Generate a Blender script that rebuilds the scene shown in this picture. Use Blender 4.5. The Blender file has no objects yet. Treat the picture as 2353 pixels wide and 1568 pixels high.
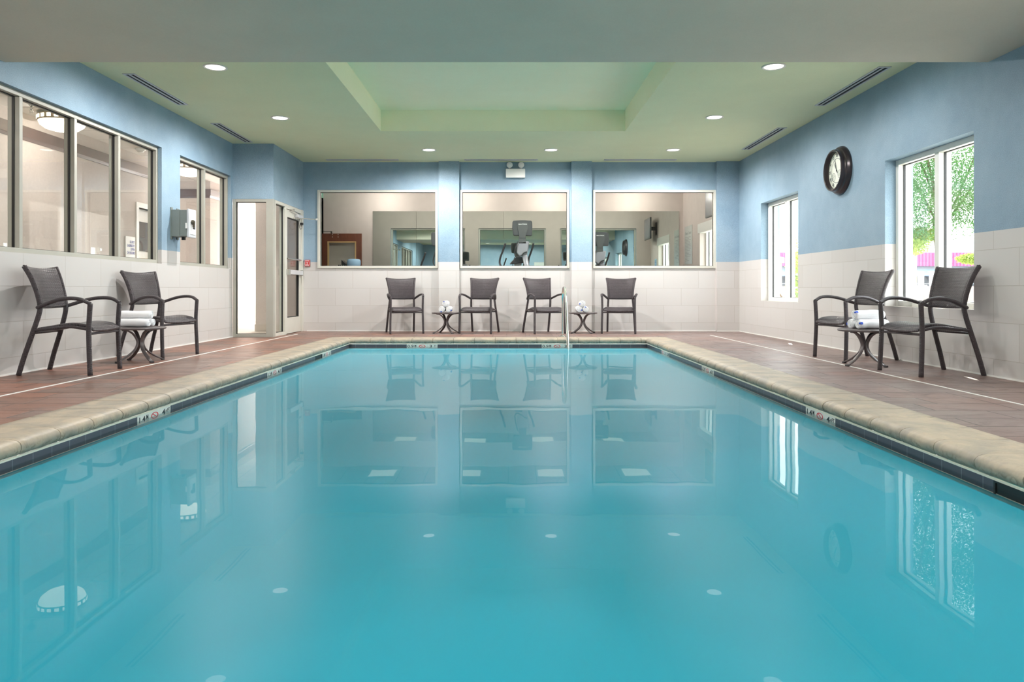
import bpy, bmesh, math, random
from mathutils import Vector, Matrix

# ------------------------------------------------------------------ camera, world, sun, exposure
S = bpy.context.scene
COL = S.collection
PI = math.pi
random.seed(7)

cam_data = bpy.data.cameras.new('camera')
cam = bpy.data.objects.new('camera', cam_data)
COL.objects.link(cam)
cam.location = (0, 0, 0.725)
cam.rotation_euler = (PI / 2, 0, 0)
cam_data.sensor_width = 36
cam_data.sensor_fit = 'HORIZONTAL'
cam_data.lens = 1680 / 2353 * 36
cam_data.shift_x = 8.5 / 2353
cam_data.shift_y = -117 / 2353
cam_data.clip_start = 0.05
cam_data.clip_end = 400
S.camera = cam

S.view_settings.view_transform = 'Standard'
S.view_settings.look = 'None'
S.view_settings.exposure = 0.54
S.view_settings.gamma = 1.0
S.view_settings.use_curve_mapping = False
S.cycles.max_bounces = 10
S.cycles.diffuse_bounces = 5
S.cycles.glossy_bounces = 6
S.cycles.transparent_max_bounces = 24
S.cycles.caustics_reflective = False
S.cycles.caustics_refractive = False
S.cycles.sample_clamp_indirect = 6
S.cycles.use_denoising = True
S.cycles.blur_glossy = 0.5

world = bpy.data.worlds.new('sky')
S.world = world
world.use_nodes = True
bg = world.node_tree.nodes['Background']
bg.inputs['Color'].default_value = (0.92, 0.96, 1.0, 1)
bg.inputs['Strength'].default_value = 7.0

sd = bpy.data.lights.new('sun', 'SUN')
sd.energy = 14
sd.angle = math.radians(0.6)
sd.color = (1.0, 0.95, 0.86)
so = bpy.data.objects.new('sun', sd)
COL.objects.link(so)
so.location = (12, 30, 20)
SUN_DIR = Vector((-0.22, -0.73, -0.56))
so.rotation_euler = SUN_DIR.to_track_quat('-Z', 'Y').to_euler()


def area(name, loc, size, power, color=(1, 0.95, 0.88), direction=(0, 0, -1), size_y=None, shape=None, spread=PI, portal=False):
    d = bpy.data.lights.new(name, 'AREA')
    d.energy = power
    d.color = color
    d.size = size
    if size_y:
        d.shape = 'RECTANGLE'
        d.size_y = size_y
    if shape:
        d.shape = shape
    d.spread = spread
    d.cycles.is_portal = portal
    o = bpy.data.objects.new(name, d)
    COL.objects.link(o)
    o.location = loc
    o.rotation_euler = Vector(direction).to_track_quat('-Z', 'Y').to_euler()
    return o


def lamp(name, loc, power, color, parent, cone=None, blend=0.6):
    d = bpy.data.lights.new(name, 'SPOT' if cone else 'POINT')
    d.energy = power
    d.color = color
    d.shadow_soft_size = 0.0
    if cone:
        d.spot_size = math.radians(cone)
        d.spot_blend = blend
    o = bpy.data.objects.new(name, d)
    COL.objects.link(o)
    o.location = loc
    o.parent = parent
    return o


# sky portals at the outside faces of the windows of the right wall (they only guide the sky light in)
for (y0, y1) in ((10.22, 11.70), (6.36, 7.86), (2.5, 4.0), (-1.3, 0.2)):
    area('window_portal', (4.37, (y0 + y1) / 2, 1.335), 1.5, 1, direction=(-1, 0, 0), size_y=1.56, portal=True)
area('window_portal', (4.37, 14.85, 1.4), 1.3, 1, direction=(-1, 0, 0), size_y=1.5, portal=True)

DOWNLIGHT_W = 180
CORRIDOR_W = 15
GYM_W = 17


# ------------------------------------------------------------------ helpers
def lin(r, g, b):
    f = lambda c: (c / 255 / 12.92) if c / 255 <= 0.04045 else ((c / 255 + 0.055) / 1.055) ** 2.4
    return (f(r), f(g), f(b), 1)


def mat(name, color, rough=0.5, metal=0.0, spec=0.5, bump=None, vary=None, emit=None, coat=0.0):
    """plain principled material; bump=(scale, strength, distance); vary=(scale, amount)"""
    m = bpy.data.materials.new(name)
    m.use_nodes = True
    nt = m.node_tree
    b = nt.nodes['Principled BSDF']
    b.inputs['Base Color'].default_value = color
    b.inputs['Roughness'].default_value = rough
    b.inputs['Metallic'].default_value = metal
    b.inputs['Specular IOR Level'].default_value = spec
    b.inputs['Coat Weight'].default_value = coat
    if emit:
        b.inputs['Emission Color'].default_value = emit[0]
        b.inputs['Emission Strength'].default_value = emit[1]
    tc = nt.nodes.new('ShaderNodeTexCoord')
    if bump:
        n = nt.nodes.new('ShaderNodeTexNoise')
        n.inputs['Scale'].default_value = bump[0]
        n.inputs['Detail'].default_value = 4
        nt.links.new(tc.outputs['Object'], n.inputs['Vector'])
        bp = nt.nodes.new('ShaderNodeBump')
        bp.inputs['Strength'].default_value = bump[1]
        bp.inputs['Distance'].default_value = bump[2]
        nt.links.new(n.outputs['Fac'], bp.inputs['Height'])
        nt.links.new(bp.outputs['Normal'], b.inputs['Normal'])
    n2 = nt.nodes.new('ShaderNodeTexNoise')
    sc, am = vary if vary else (6, 0.03)
    n2.inputs['Scale'].default_value = sc
    n2.inputs['Detail'].default_value = 5
    nt.links.new(tc.outputs['Object'], n2.inputs['Vector'])
    mr = nt.nodes.new('ShaderNodeMapRange')
    mr.inputs['From Min'].default_value = 0.3
    mr.inputs['From Max'].default_value = 0.7
    mr.inputs['To Min'].default_value = 1 - am
    mr.inputs['To Max'].default_value = 1 + am
    nt.links.new(n2.outputs['Fac'], mr.inputs['Value'])
    vm = nt.nodes.new('ShaderNodeVectorMath')
    vm.operation = 'SCALE'
    vm.inputs[0].default_value = color[:3]
    nt.links.new(mr.outputs['Result'], vm.inputs['Scale'])
    nt.links.new(vm.outputs['Vector'], b.inputs['Base Color'])
    return m


class NT:
    def __init__(s, name):
        s.m = bpy.data.materials.new(name)
        s.m.use_nodes = True
        s.t = s.m.node_tree
        s.b = s.t.nodes['Principled BSDF']
        s.out = s.t.nodes['Material Output']

    def n(s, typ, **kw):
        x = s.t.nodes.new('ShaderNode' + typ)
        for k, v in kw.items():
            if k.startswith('_'):
                setattr(x, k[1:], v)
            else:
                x.inputs[k.replace('__', ' ')].default_value = v
        return x

    def l(s, a, b):
        s.t.links.new(a, b)

    def math(s, op, a, b=None):
        x = s.t.nodes.new('ShaderNodeMath')
        x.operation = op
        for i, v in enumerate((a, b)):
            if v is None:
                continue
            if hasattr(v, 'links'):
                s.l(v, x.inputs[i])
            else:
                x.inputs[i].default_value = v
        return x.outputs[0]

    def mix(s, fac, a, b):
        x = s.t.nodes.new('ShaderNodeMix')
        x.data_type = 'RGBA'
        for i, v in ((0, fac), (6, a), (7, b)):
            if hasattr(v, 'links'):
                s.l(v, x.inputs[i])
            else:
                x.inputs[i].default_value = v
        return x.outputs[2]


def wall_uv(k):
    tc = k.n('TexCoord')
    sp = k.n('SeparateXYZ')
    k.l(tc.outputs['Object'], sp.inputs[0])
    g = k.n('NewGeometry')
    sn = k.n('SeparateXYZ')
    k.l(g.outputs['True Normal'], sn.inputs[0])
    ax = k.math('ABSOLUTE', sn.outputs[0])
    ay = k.math('ABSOLUTE', sn.outputs[1])
    u = k.math('ADD', k.math('MULTIPLY', sp.outputs[0], ay), k.math('MULTIPLY', sp.outputs[1], ax))
    return tc, sp, u


def tile_material():
    k = NT('wall_tile')
    tc, sp, u = wall_uv(k)
    cb = k.n('CombineXYZ')
    k.l(u, cb.inputs[0])
    k.l(k.math('SUBTRACT', sp.outputs[2], 0.15), cb.inputs[1])
    br = k.n('TexBrick', Scale=1.0)
    br.offset = 0.5
    br.inputs['Brick Width'].default_value = 0.61
    br.inputs['Row Height'].default_value = 0.305
    br.inputs['Mortar Size'].default_value = 0.0022
    br.inputs['Mortar Smooth'].default_value = 0.3
    br.inputs['Color1'].default_value = lin(206, 203, 201)
    br.inputs['Color2'].default_value = lin(200, 196, 193)
    br.inputs['Mortar'].default_value = lin(172, 164, 156)
    k.l(cb.outputs[0], br.inputs['Vector'])
    ns = k.n('TexNoise', Scale=3.5, Detail=6.0, Roughness=0.6, Distortion=1.2)
    k.l(tc.outputs['Object'], ns.inputs['Vector'])
    mr = k.n('MapRange')
    mr.inputs['From Min'].default_value = 0.35
    mr.inputs['From Max'].default_value = 0.7
    k.l(ns.outputs['Fac'], mr.inputs['Value'])
    c = k.mix(mr.outputs[0], br.outputs['Color'], lin(203, 199, 196))
    c2 = k.mix(0.35, br.outputs['Color'], c)
    k.l(c2, k.b.inputs['Base Color'])
    k.b.inputs['Roughness'].default_value = 0.42
    k.b.inputs['Specular IOR Level'].default_value = 0.35
    bp = k.n('Bump', Strength=0.5, Distance=0.003)
    inv = k.math('SUBTRACT', 1.0, br.outputs['Fac'])
    k.l(inv, bp.inputs['Height'])
    k.l(bp.outputs[0], k.b.inputs['Normal'])
    return k.m


def paint_material(name, c1, c2, speck, rough=0.6, bs=160):
    k = NT(name)
    tc = k.n('TexCoord')
    a = k.n('TexNoise', Scale=1.3, Detail=5.0, Roughness=0.65)
    k.l(tc.outputs['Object'], a.inputs['Vector'])
    f = k.n('TexNoise', Scale=bs, Detail=3.0, Roughness=0.7)
    k.l(tc.outputs['Object'], f.inputs['Vector'])
    mr = k.n('MapRange')
    mr.inputs['From Min'].default_value = 0.36
    mr.inputs['From Max'].default_value = 0.64
    k.l(a.outputs['Fac'], mr.inputs['Value'])
    c = k.mix(mr.outputs[0], c1, c2)
    mf = k.n('MapRange')
    mf.inputs['From Min'].default_value = 0.3
    mf.inputs['From Max'].default_value = 0.7
    mf.inputs['To Min'].default_value = 1 - speck
    mf.inputs['To Max'].default_value = 1 + speck
    k.l(f.outputs['Fac'], mf.inputs['Value'])
    v = k.n('VectorMath')
    v.operation = 'SCALE'
    k.l(c, v.inputs[0])
    k.l(mf.outputs[0], v.inputs['Scale'])
    k.l(v.outputs[0], k.b.inputs['Base Color'])
    bp = k.n('Bump', Strength=0.25, Distance=0.002)
    k.l(f.outputs['Fac'], bp.inputs['Height'])
    k.l(bp.outputs[0], k.b.inputs['Normal'])
    k.b.inputs['Roughness'].default_value = rough
    k.b.inputs['Specular IOR Level'].default_value = 0.3
    return k.m


def deck_material():
    k = NT('stamped_deck')
    tc = k.n('TexCoord')
    wob = k.n('TexNoise', Scale=2.2, Detail=3.0)
    k.l(tc.outputs['Object'], wob.inputs['Vector'])
    va = k.n('VectorMath')
    va.operation = 'MULTIPLY_ADD'
    k.l(wob.outputs['Color'], va.inputs[0])
    va.inputs[1].default_value = (0.05, 0.05, 0)
    k.l(tc.outputs['Object'], va.inputs[2])
    br = k.n('TexBrick', Scale=1.0)
    br.offset = 0.42
    br.offset_frequency = 2
    br.squash = 0.7
    br.squash_frequency = 3
    br.inputs['Brick Width'].default_value = 0.52
    br.inputs['Row Height'].default_value = 0.26
    br.inputs['Mortar Size'].default_value = 0.0065
    br.inputs['Mortar Smooth'].default_value = 0.6
    br.inputs['Color1'].default_value = lin(144, 94, 74)
    br.inputs['Color2'].default_value = lin(112, 90, 81)
    br.inputs['Mortar'].default_value = lin(52, 42, 40)
    k.l(va.outputs[0], br.inputs['Vector'])
    n1 = k.n('TexNoise', Scale=1.1, Detail=7.0, Roughness=0.62)
    k.l(tc.outputs['Object'], n1.inputs['Vector'])
    mp = k.n('Mapping')
    mp.inputs['Scale'].default_value = (1.0, 2.2, 1.0)
    k.l(tc.outputs['Object'], mp.inputs['Vector'])
    n2 = k.n('TexNoise', Scale=3.0, Detail=8.0, Roughness=0.7, Distortion=0.6)
    k.l(mp.outputs[0], n2.inputs['Vector'])
    sp = k.n('SeparateXYZ')
    k.l(tc.outputs['Object'], sp.inputs[0])
    gx = k.n('MapRange')
    gx.inputs['From Min'].default_value = -4.0
    gx.inputs['From Max'].default_value = 4.0
    gx.inputs['To Min'].default_value = -0.22
    gx.inputs['To Max'].default_value = 0.26
    k.l(sp.outputs[0], gx.inputs['Value'])
    r1 = k.n('MapRange')
    r1.inputs['From Min'].default_value = 0.3
    r1.inputs['From Max'].default_value = 0.75
    k.l(k.math('ADD', n1.outputs['Fac'], gx.outputs[0]), r1.inputs['Value'])
    c = k.mix(k.math('MULTIPLY', r1.outputs[0], 0.8), br.outputs['Color'], lin(128, 113, 110))
    r2 = k.n('MapRange')
    r2.inputs['From Min'].default_value = 0.52
    r2.inputs['From Max'].default_value = 0.66
    k.l(n2.outputs['Fac'], r2.inputs['Value'])
    c2 = k.mix(k.math('MULTIPLY', r2.outputs[0], 0.75), c, lin(96, 82, 78))
    lt = k.n('TexNoise', Scale=0.9, Detail=6.0, Roughness=0.7)
    k.l(va.outputs[0], lt.inputs['Vector'])
    lr = k.n('MapRange')
    lr.inputs['From Min'].default_value = 0.5
    lr.inputs['From Max'].default_value = 0.68
    k.l(lt.outputs['Fac'], lr.inputs['Value'])
    c2 = k.mix(k.math('MULTIPLY', lr.outputs[0], 0.5), c2, lin(160, 138, 130))
    c2 = k.mix(k.math('MULTIPLY', br.outputs['Fac'], 0.8), c2, lin(62, 48, 44))
    k.l(c2, k.b.inputs['Base Color'])
    rr = k.n('MapRange')
    rr.inputs['To Min'].default_value = 0.24
    rr.inputs['To Max'].default_value = 0.6
    k.l(n2.outputs['Fac'], rr.inputs['Value'])
    k.l(rr.outputs[0], k.b.inputs['Roughness'])
    h = k.math('ADD', k.math('MULTIPLY', br.outputs['Fac'], -0.5), k.math('MULTIPLY', n2.outputs['Fac'], 0.9))
    bp = k.n('Bump', Strength=0.7, Distance=0.008)
    k.l(h, bp.inputs['Height'])
    k.l(bp.outputs[0], k.b.inputs['Normal'])
    return k.m


def coping_material(name, ax, start):
    k = NT(name)
    tc = k.n('TexCoord')
    n1 = k.n('TexNoise', Scale=5.0, Detail=7.0, Roughness=0.65, Distortion=0.8)
    k.l(tc.outputs['Object'], n1.inputs['Vector'])
    n2 = k.n('TexNoise', Scale=16.0, Detail=6.0, Roughness=0.6, Distortion=2.2)
    k.l(tc.outputs['Object'], n2.inputs['Vector'])
    sp = k.n('SeparateXYZ')
    k.l(tc.outputs['Object'], sp.inputs[0])
    m1 = k.n('MapRange')
    m1.inputs['From Min'].default_value = 0.38
    m1.inputs['From Max'].default_value = 0.62
    k.l(n1.outputs['Fac'], m1.inputs['Value'])
    c = k.mix(m1.outputs[0], lin(176, 160, 138), lin(148, 139, 125))
    r2 = k.n('MapRange')
    r2.inputs['From Min'].default_value = 0.5
    r2.inputs['From Max'].default_value = 0.62
    k.l(n2.outputs['Fac'], r2.inputs['Value'])
    # grey green staining lives on the pool side face of the nose
    low = k.n('MapRange')
    low.inputs['From Min'].default_value = -0.03
    low.inputs['From Max'].default_value = -0.05
    low.inputs['To Min'].default_value = 0.12
    low.inputs['To Max'].default_value = 0.75
    k.l(sp.outputs[2], low.inputs['Value'])
    c2 = k.mix(k.math('MULTIPLY', r2.outputs[0], low.outputs[0]), c, lin(116, 106, 88))
    q = k.math('DIVIDE', k.math('SUBTRACT', sp.outputs[ax], start), 0.312)
    fr = k.math('ABSOLUTE', k.math('SUBTRACT', k.math('FRACT', k.math('ADD', q, 0.5)), 0.5))
    joint = k.n('MapRange')
    joint.inputs['From Min'].default_value = 0.008
    joint.inputs['From Max'].default_value = 0.018
    joint.inputs['To Min'].default_value = 1.0
    joint.inputs['To Max'].default_value = 0.0
    k.l(fr, joint.inputs['Value'])
    c3 = k.mix(k.math('MULTIPLY', joint.outputs[0], 0.8), c2, lin(92, 84, 66))
    k.l(c3, k.b.inputs['Base Color'])
    k.b.inputs['Roughness'].default_value = 0.5
    bp = k.n('Bump', Strength=0.35, Distance=0.006)
    k.l(k.math('SUBTRACT', n1.outputs['Fac'], joint.outputs[0]), bp.inputs['Height'])
    k.l(bp.outputs[0], k.b.inputs['Normal'])
    return k.m


def weave_material(name, mode, w=0.026, h=0.0105, dark=(0.012, 0.010, 0.011, 1), c1=(0.070, 0.055, 0.061, 1), c2=(0.092, 0.074, 0.081, 1)):
    k = NT(name)
    tc = k.n('TexCoord')
    sp = k.n('SeparateXYZ')
    k.l(tc.outputs['Object'], sp.inputs[0])
    X, Y, Z = sp.outputs
    u, v = {'xz': (X, Z), 'xy': (X, Y), 'leg': (k.math('ADD', X, Y), Z), 'arm': (k.math('ADD', X, Z), Y)}[mode]
    cb = k.n('CombineXYZ')
    k.l(u, cb.inputs[0])
    k.l(v, cb.inputs[1])
    br = k.n('TexBrick', Scale=1.0)
    br.offset = 0.5
    br.inputs['Brick Width'].default_value = w
    br.inputs['Row Height'].default_value = h
    br.inputs['Mortar Size'].default_value = 0.0030 if mode in ('xz', 'xy') else 0.0019
    br.inputs['Mortar Smooth'].default_value = 1.0
    br.inputs['Color1'].default_value = c1
    br.inputs['Color2'].default_value = c2
    br.inputs['Mortar'].default_value = dark
    k.l(cb.outputs[0], br.inputs['Vector'])
    k.l(br.outputs['Color'], k.b.inputs['Base Color'])
    k.b.inputs['Roughness'].default_value = 0.38
    bp = k.n('Bump', Strength=0.9, Distance=0.004)
    k.l(k.math('SUBTRACT', 1.0, br.outputs['Fac']), bp.inputs['Height'])
    k.l(bp.outputs[0], k.b.inputs['Normal'])
    return k.m


def glass_material(name, tint=(1, 1, 1, 1), f=1.0):
    k = NT(name)
    k.t.nodes.remove(k.b)
    tr = k.n('BsdfTransparent', Color=tint)
    gl = k.n('BsdfGlossy', Roughness=0.0)
    fr = k.n('Fresnel', IOR=1.5)
    mx = k.n('MixShader')
    k.l(k.math('MULTIPLY', fr.outputs[0], f), mx.inputs[0])
    k.l(tr.outputs[0], mx.inputs[1])
    k.l(gl.outputs[0], mx.inputs[2])
    k.l(mx.outputs[0], k.out.inputs['Surface'])
    return k.m


def water_material():
    k = NT('pool_water')
    k.t.nodes.remove(k.b)
    tc = k.n('TexCoord')
    mp = k.n('Mapping')
    mp.inputs['Scale'].default_value = (1.0, 0.55, 1.0)
    k.l(tc.outputs['Object'], mp.inputs['Vector'])
    n1 = k.n('TexNoise', Scale=2.2, Detail=2.0, Roughness=0.45)
    k.l(mp.outputs[0], n1.inputs['Vector'])
    bp = k.n('Bump', Strength=0.10, Distance=0.012)
    k.l(n1.outputs['Fac'], bp.inputs['Height'])
    tr = k.n('BsdfTransparent', Color=(0.93, 0.985, 0.985, 1))
    g1 = k.n('BsdfGlossy', Roughness=0.0)
    g2 = k.n('BsdfGlossy', Roughness=0.33)
    k.l(bp.outputs[0], g1.inputs['Normal'])
    k.l(bp.outputs[0], g2.inputs['Normal'])
    gm = k.n('MixShader')
    gm.inputs[0].default_value = 0.33
    k.l(g1.outputs[0], gm.inputs[1])
    k.l(g2.outputs[0], gm.inputs[2])
    fr = k.n('Fresnel', IOR=1.35)
    k.l(bp.outputs[0], fr.inputs['Normal'])
    mx = k.n('MixShader')
    k.l(k.math('MULTIPLY', fr.outputs[0], 0.62), mx.inputs[0])
    k.l(tr.outputs[0], mx.inputs[1])
    k.l(gm.outputs[0], mx.inputs[2])
    k.l(mx.outputs[0], k.out.inputs['Surface'])
    return k.m


def wood_material(name, c1, c2, sc=(3, 3, 0.6)):
    k = NT(name)
    tc = k.n('TexCoord')
    mp = k.n('Mapping')
    mp.inputs['Scale'].default_value = sc
    k.l(tc.outputs['Object'], mp.inputs['Vector'])
    n = k.n('TexNoise', Scale=5.0, Detail=6.0, Distortion=1.5)
    k.l(mp.outputs[0], n.inputs['Vector'])
    k.l(k.mix(n.outputs['Fac'], c1, c2), k.b.inputs['Base Color'])
    k.b.inputs['Roughness'].default_value = 0.4
    return k.m


def grid_material(name, base, line, step, axes, width=0.02, rough=0.8):
    """lines every step along the two given axes (0,1,2)"""
    k = NT(name)
    tc = k.n('TexCoord')
    sp = k.n('SeparateXYZ')
    k.l(tc.outputs['Object'], sp.inputs[0])
    fac = None
    for a in axes:
        fr = k.math('FRACT', k.math('DIVIDE', sp.outputs[a], step))
        f = k.math('LESS_THAN', fr, width)
        fac = f if fac is None else k.math('MAXIMUM', fac, f)
    k.l(k.mix(fac, base, line), k.b.inputs['Base Color'])
    k.b.inputs['Roughness'].default_value = rough
    return k.m


M = {}
M['tile'] = tile_material()
M['blue'] = paint_material('blue_paint', lin(148, 171, 188), lin(132, 157, 176), 0.15, 0.6, 120)
M['green'] = paint_material('green_ceiling_paint', lin(222, 227, 192), lin(218, 223, 188), 0.03, 0.75, 90)
M['tray'] = paint_material('lit_tray_paint', lin(248, 247, 216), lin(245, 244, 212), 0.02, 0.75, 90)  # ceiling paint made lighter; the tray's stronger light is put into the colour
M['beam'] = paint_material('dim_soffit_paint', lin(214, 206, 190), lin(210, 202, 186), 0.03, 0.75, 90)  # green ceiling paint made greyer, its dim light put into the colour
M['deck'] = deck_material()
M['coping_y'] = coping_material('coping_stone_side', 1, 1.05)
M['coping_x'] = coping_material('coping_stone_end', 0, -2.38)
M['plaster'] = mat('pool_plaster', (0.0, 0.50, 0.64, 1), 0.8, vary=(0.6, 0.03))
M['water'] = water_material()
M['water_body'] = mat('turquoise_water_body', (0.035, 0.385, 0.525, 1), 1.0, spec=0.0, vary=(0.4, 0.02))
M['slate'] = grid_material('waterline_slate', lin(74, 74, 84), lin(140, 145, 150), 0.1525, (0, 1), 0.018, 0.3)
M['marker'] = mat('marker_tile', lin(226, 226, 218), 0.25)
M['red_ink'] = mat('red_ink', lin(214, 60, 70), 0.4)
M['black_ink'] = mat('black_ink', lin(40, 44, 48), 0.4)
M['blue_ink'] = mat('blue_ink', lin(70, 86, 170), 0.5)
M['grey_ink'] = mat('grey_ink', lin(150, 152, 152), 0.5)
M['grout'] = mat('grout', lin(214, 216, 200), 0.7)
M['frame'] = mat('painted_metal_frame', lin(206, 204, 194), 0.4)
M['lframe'] = mat('grey_metal_frame', lin(170, 168, 158), 0.42)
M['wframe'] = mat('white_window_frame', lin(232, 232, 226), 0.4)
M['gasket'] = mat('black_gasket', lin(26, 26, 28), 0.5)
M['glass'] = glass_material('window_glass', (0.97, 0.99, 0.98, 1), 0.16)
M['doorglass'] = glass_material('door_glass', (0.90, 0.89, 0.88, 1), 0.5)
M['mirror'] = mat('mirror_glass', (0.80, 0.88, 0.84, 1), 0.0, 1.0, vary=(1, 0.0))
M['cream'] = mat('cream_wall_paint', lin(212, 202, 196), 0.75, bump=(60, 0.15, 0.002))
M['wallpaper'] = paint_material('corridor_wallpaper', lin(208, 198, 192), lin(202, 191, 185), 0.05, 0.7, 40)
M['crown'] = wood_material('dark_crown_molding', lin(92, 74, 72), lin(112, 92, 88))
M['ceiling_grid'] = grid_material('acoustic_tile', lin(226, 220, 214), lin(150, 146, 142), 0.61, (0, 1), 0.02)
M['white'] = mat('white_paint', lin(238, 238, 234), 0.45)
M['white_plastic'] = mat('white_plastic', lin(240, 240, 238), 0.4)
M['carpet'] = mat('pale_floor', lin(200, 190, 180), 0.8)
M['gymfloor'] = mat('dark_gym_floor', lin(90, 88, 86), 0.7)
M['trim_ring'] = mat('white_trim_ring', lin(225, 222, 215), 0.35)
M['lamp'] = mat('lit_lamp', (1, 1, 1, 1), 0.4, emit=((1.0, 0.93, 0.84, 1), 2.2))
M['lamp_soft'] = mat('lit_bowl', (1, 1, 1, 1), 0.4, emit=((1.0, 0.86, 0.66, 1), 3.2))
M['lamp_panel'] = mat('lit_panel', (1, 1, 1, 1), 0.4, emit=((1.0, 0.92, 0.74, 1), 1.15))
M['bronze'] = mat('light_bronze_metal', lin(176, 160, 140), 0.4, 0.6)
M['alu'] = mat('vent_aluminium', lin(205, 205, 208), 0.35, 0.3)
M['slot'] = mat('vent_slot_black', lin(22, 22, 24), 0.8)
M['steel'] = mat('polished_steel', (0.82, 0.81, 0.78, 1), 0.12, 1.0)
M['chrome'] = mat('satin_chrome', (0.66, 0.65, 0.62, 1), 0.22, 1.0)
M['table'] = mat('taupe_table_metal', lin(104, 96, 96), 0.38, 0.25)
M['table_dark'] = mat('dark_foot_cap', lin(60, 56, 58), 0.5)
M['weave_back'] = weave_material('wicker_back', 'xz')
M['weave_seat'] = weave_material('wicker_seat', 'xy')
M['weave_leg'] = weave_material('wicker_leg', 'leg', 0.019, 0.0078)
M['weave_arm'] = weave_material('wicker_arm', 'arm', 0.019, 0.0078)
M['towel'] = mat('white_terry', lin(244, 244, 246), 0.95, bump=(260, 0.6, 0.003), vary=(90, 0.02))
M['towel_blue'] = mat('blue_towel_stripe', lin(48, 84, 190), 0.9)
M['boxgrey'] = mat('grey_plastic_box', lin(122, 130, 126), 0.5)
M['boxface'] = mat('pale_grey_cover', lin(196, 198, 202), 0.35)
M['knob'] = mat('bronze_knob', lin(92, 88, 76), 0.35, 0.6)
M['red'] = mat('red_plastic', lin(196, 38, 44), 0.35)
M['clock_frame'] = mat('dark_bronze_clock', lin(58, 50, 54), 0.28, 0.35, coat=0.3)
M['clock_face'] = mat('cream_dial', lin(226, 228, 214), 0.5)
M['clock_ink'] = mat('dial_ink', lin(78, 80, 80), 0.5)
M['machine_dark'] = mat('charcoal_plastic', lin(66, 68, 70), 0.45)
M['machine_mid'] = mat('dark_grey_plastic', lin(78, 80, 80), 0.45)
M['machine_light'] = mat('silver_plastic', lin(150, 150, 156), 0.35, 0.2)
M['machine_black'] = mat('black_grip', lin(44, 44, 46), 0.5)
M['letter_white'] = mat('white_lettering', lin(230, 230, 230), 0.5)
M['screen'] = mat('dark_screen', lin(58, 62, 62), 0.15)
M['tv_screen'] = mat('grey_screen', lin(120, 124, 132), 0.2)
M['wood'] = wood_material('red_brown_wood', lin(96, 54, 40), lin(134, 80, 58))
M['maple'] = mat('maple_bead', lin(206, 172, 120), 0.4)
M['bottle'] = glass_material('blue_bottle', (0.55, 0.72, 0.86, 1), 1.0)
M['sign_glass'] = mat('pale_sign_panel', lin(226, 230, 226), 0.2)
M['sign_blue'] = mat('light_blue_sign', lin(160, 208, 230), 0.4)
M['stucco'] = mat('beige_stucco', lin(186, 160, 132), 0.85, bump=(30, 0.3, 0.01))
M['stucco_cap'] = mat('stone_cap', lin(150, 138, 120), 0.85)
M['redmetal'] = mat('red_corrugated_metal', (0.40, 0.075, 0.16, 1), 0.5)
M['brick_grey'] = mat('grey_brown_brick', lin(130, 118, 112), 0.9, bump=(20, 0.5, 0.02))
M['shade_grey'] = mat('grey_facade', lin(120, 124, 128), 0.8)
M['awning'] = mat('blue_awning', lin(88, 112, 176), 0.8)
M['leaf'] = mat('green_leaf', lin(84, 124, 72), 0.6, vary=(1.2, 0.35))
M['leaf_yellow'] = mat('yellow_green_leaf', lin(158, 176, 96), 0.6, vary=(2, 0.2))
M['bark'] = mat('tree_bark', lin(104, 86, 70), 0.9)
M['ground'] = mat('pale_paving', lin(178, 174, 166), 0.9, vary=(0.3, 0.1))
M['exterior'] = mat('exterior_stucco', lin(206, 196, 182), 0.9)
M['black_plastic'] = mat('black_plastic', lin(14, 16, 16), 0.4)
for k_ in ('leaf', 'leaf_yellow'):
    nt_ = M[k_].node_tree
    b_ = nt_.nodes['Principled BSDF']
    tl_ = nt_.nodes.new('ShaderNodeBsdfTranslucent')
    vm_ = [n for n in nt_.nodes if n.type == 'VECT_MATH'][0]
    nt_.links.new(vm_.outputs[0], tl_.inputs['Color'])
    mx_ = nt_.nodes.new('ShaderNodeMixShader')
    mx_.inputs[0].default_value = 0.5
    nt_.links.new(b_.outputs[0], mx_.inputs[1])
    nt_.links.new(tl_.outputs[0], mx_.inputs[2])
    nt_.links.new(mx_.outputs[0], nt_.nodes['Material Output'].inputs['Surface'])


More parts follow.
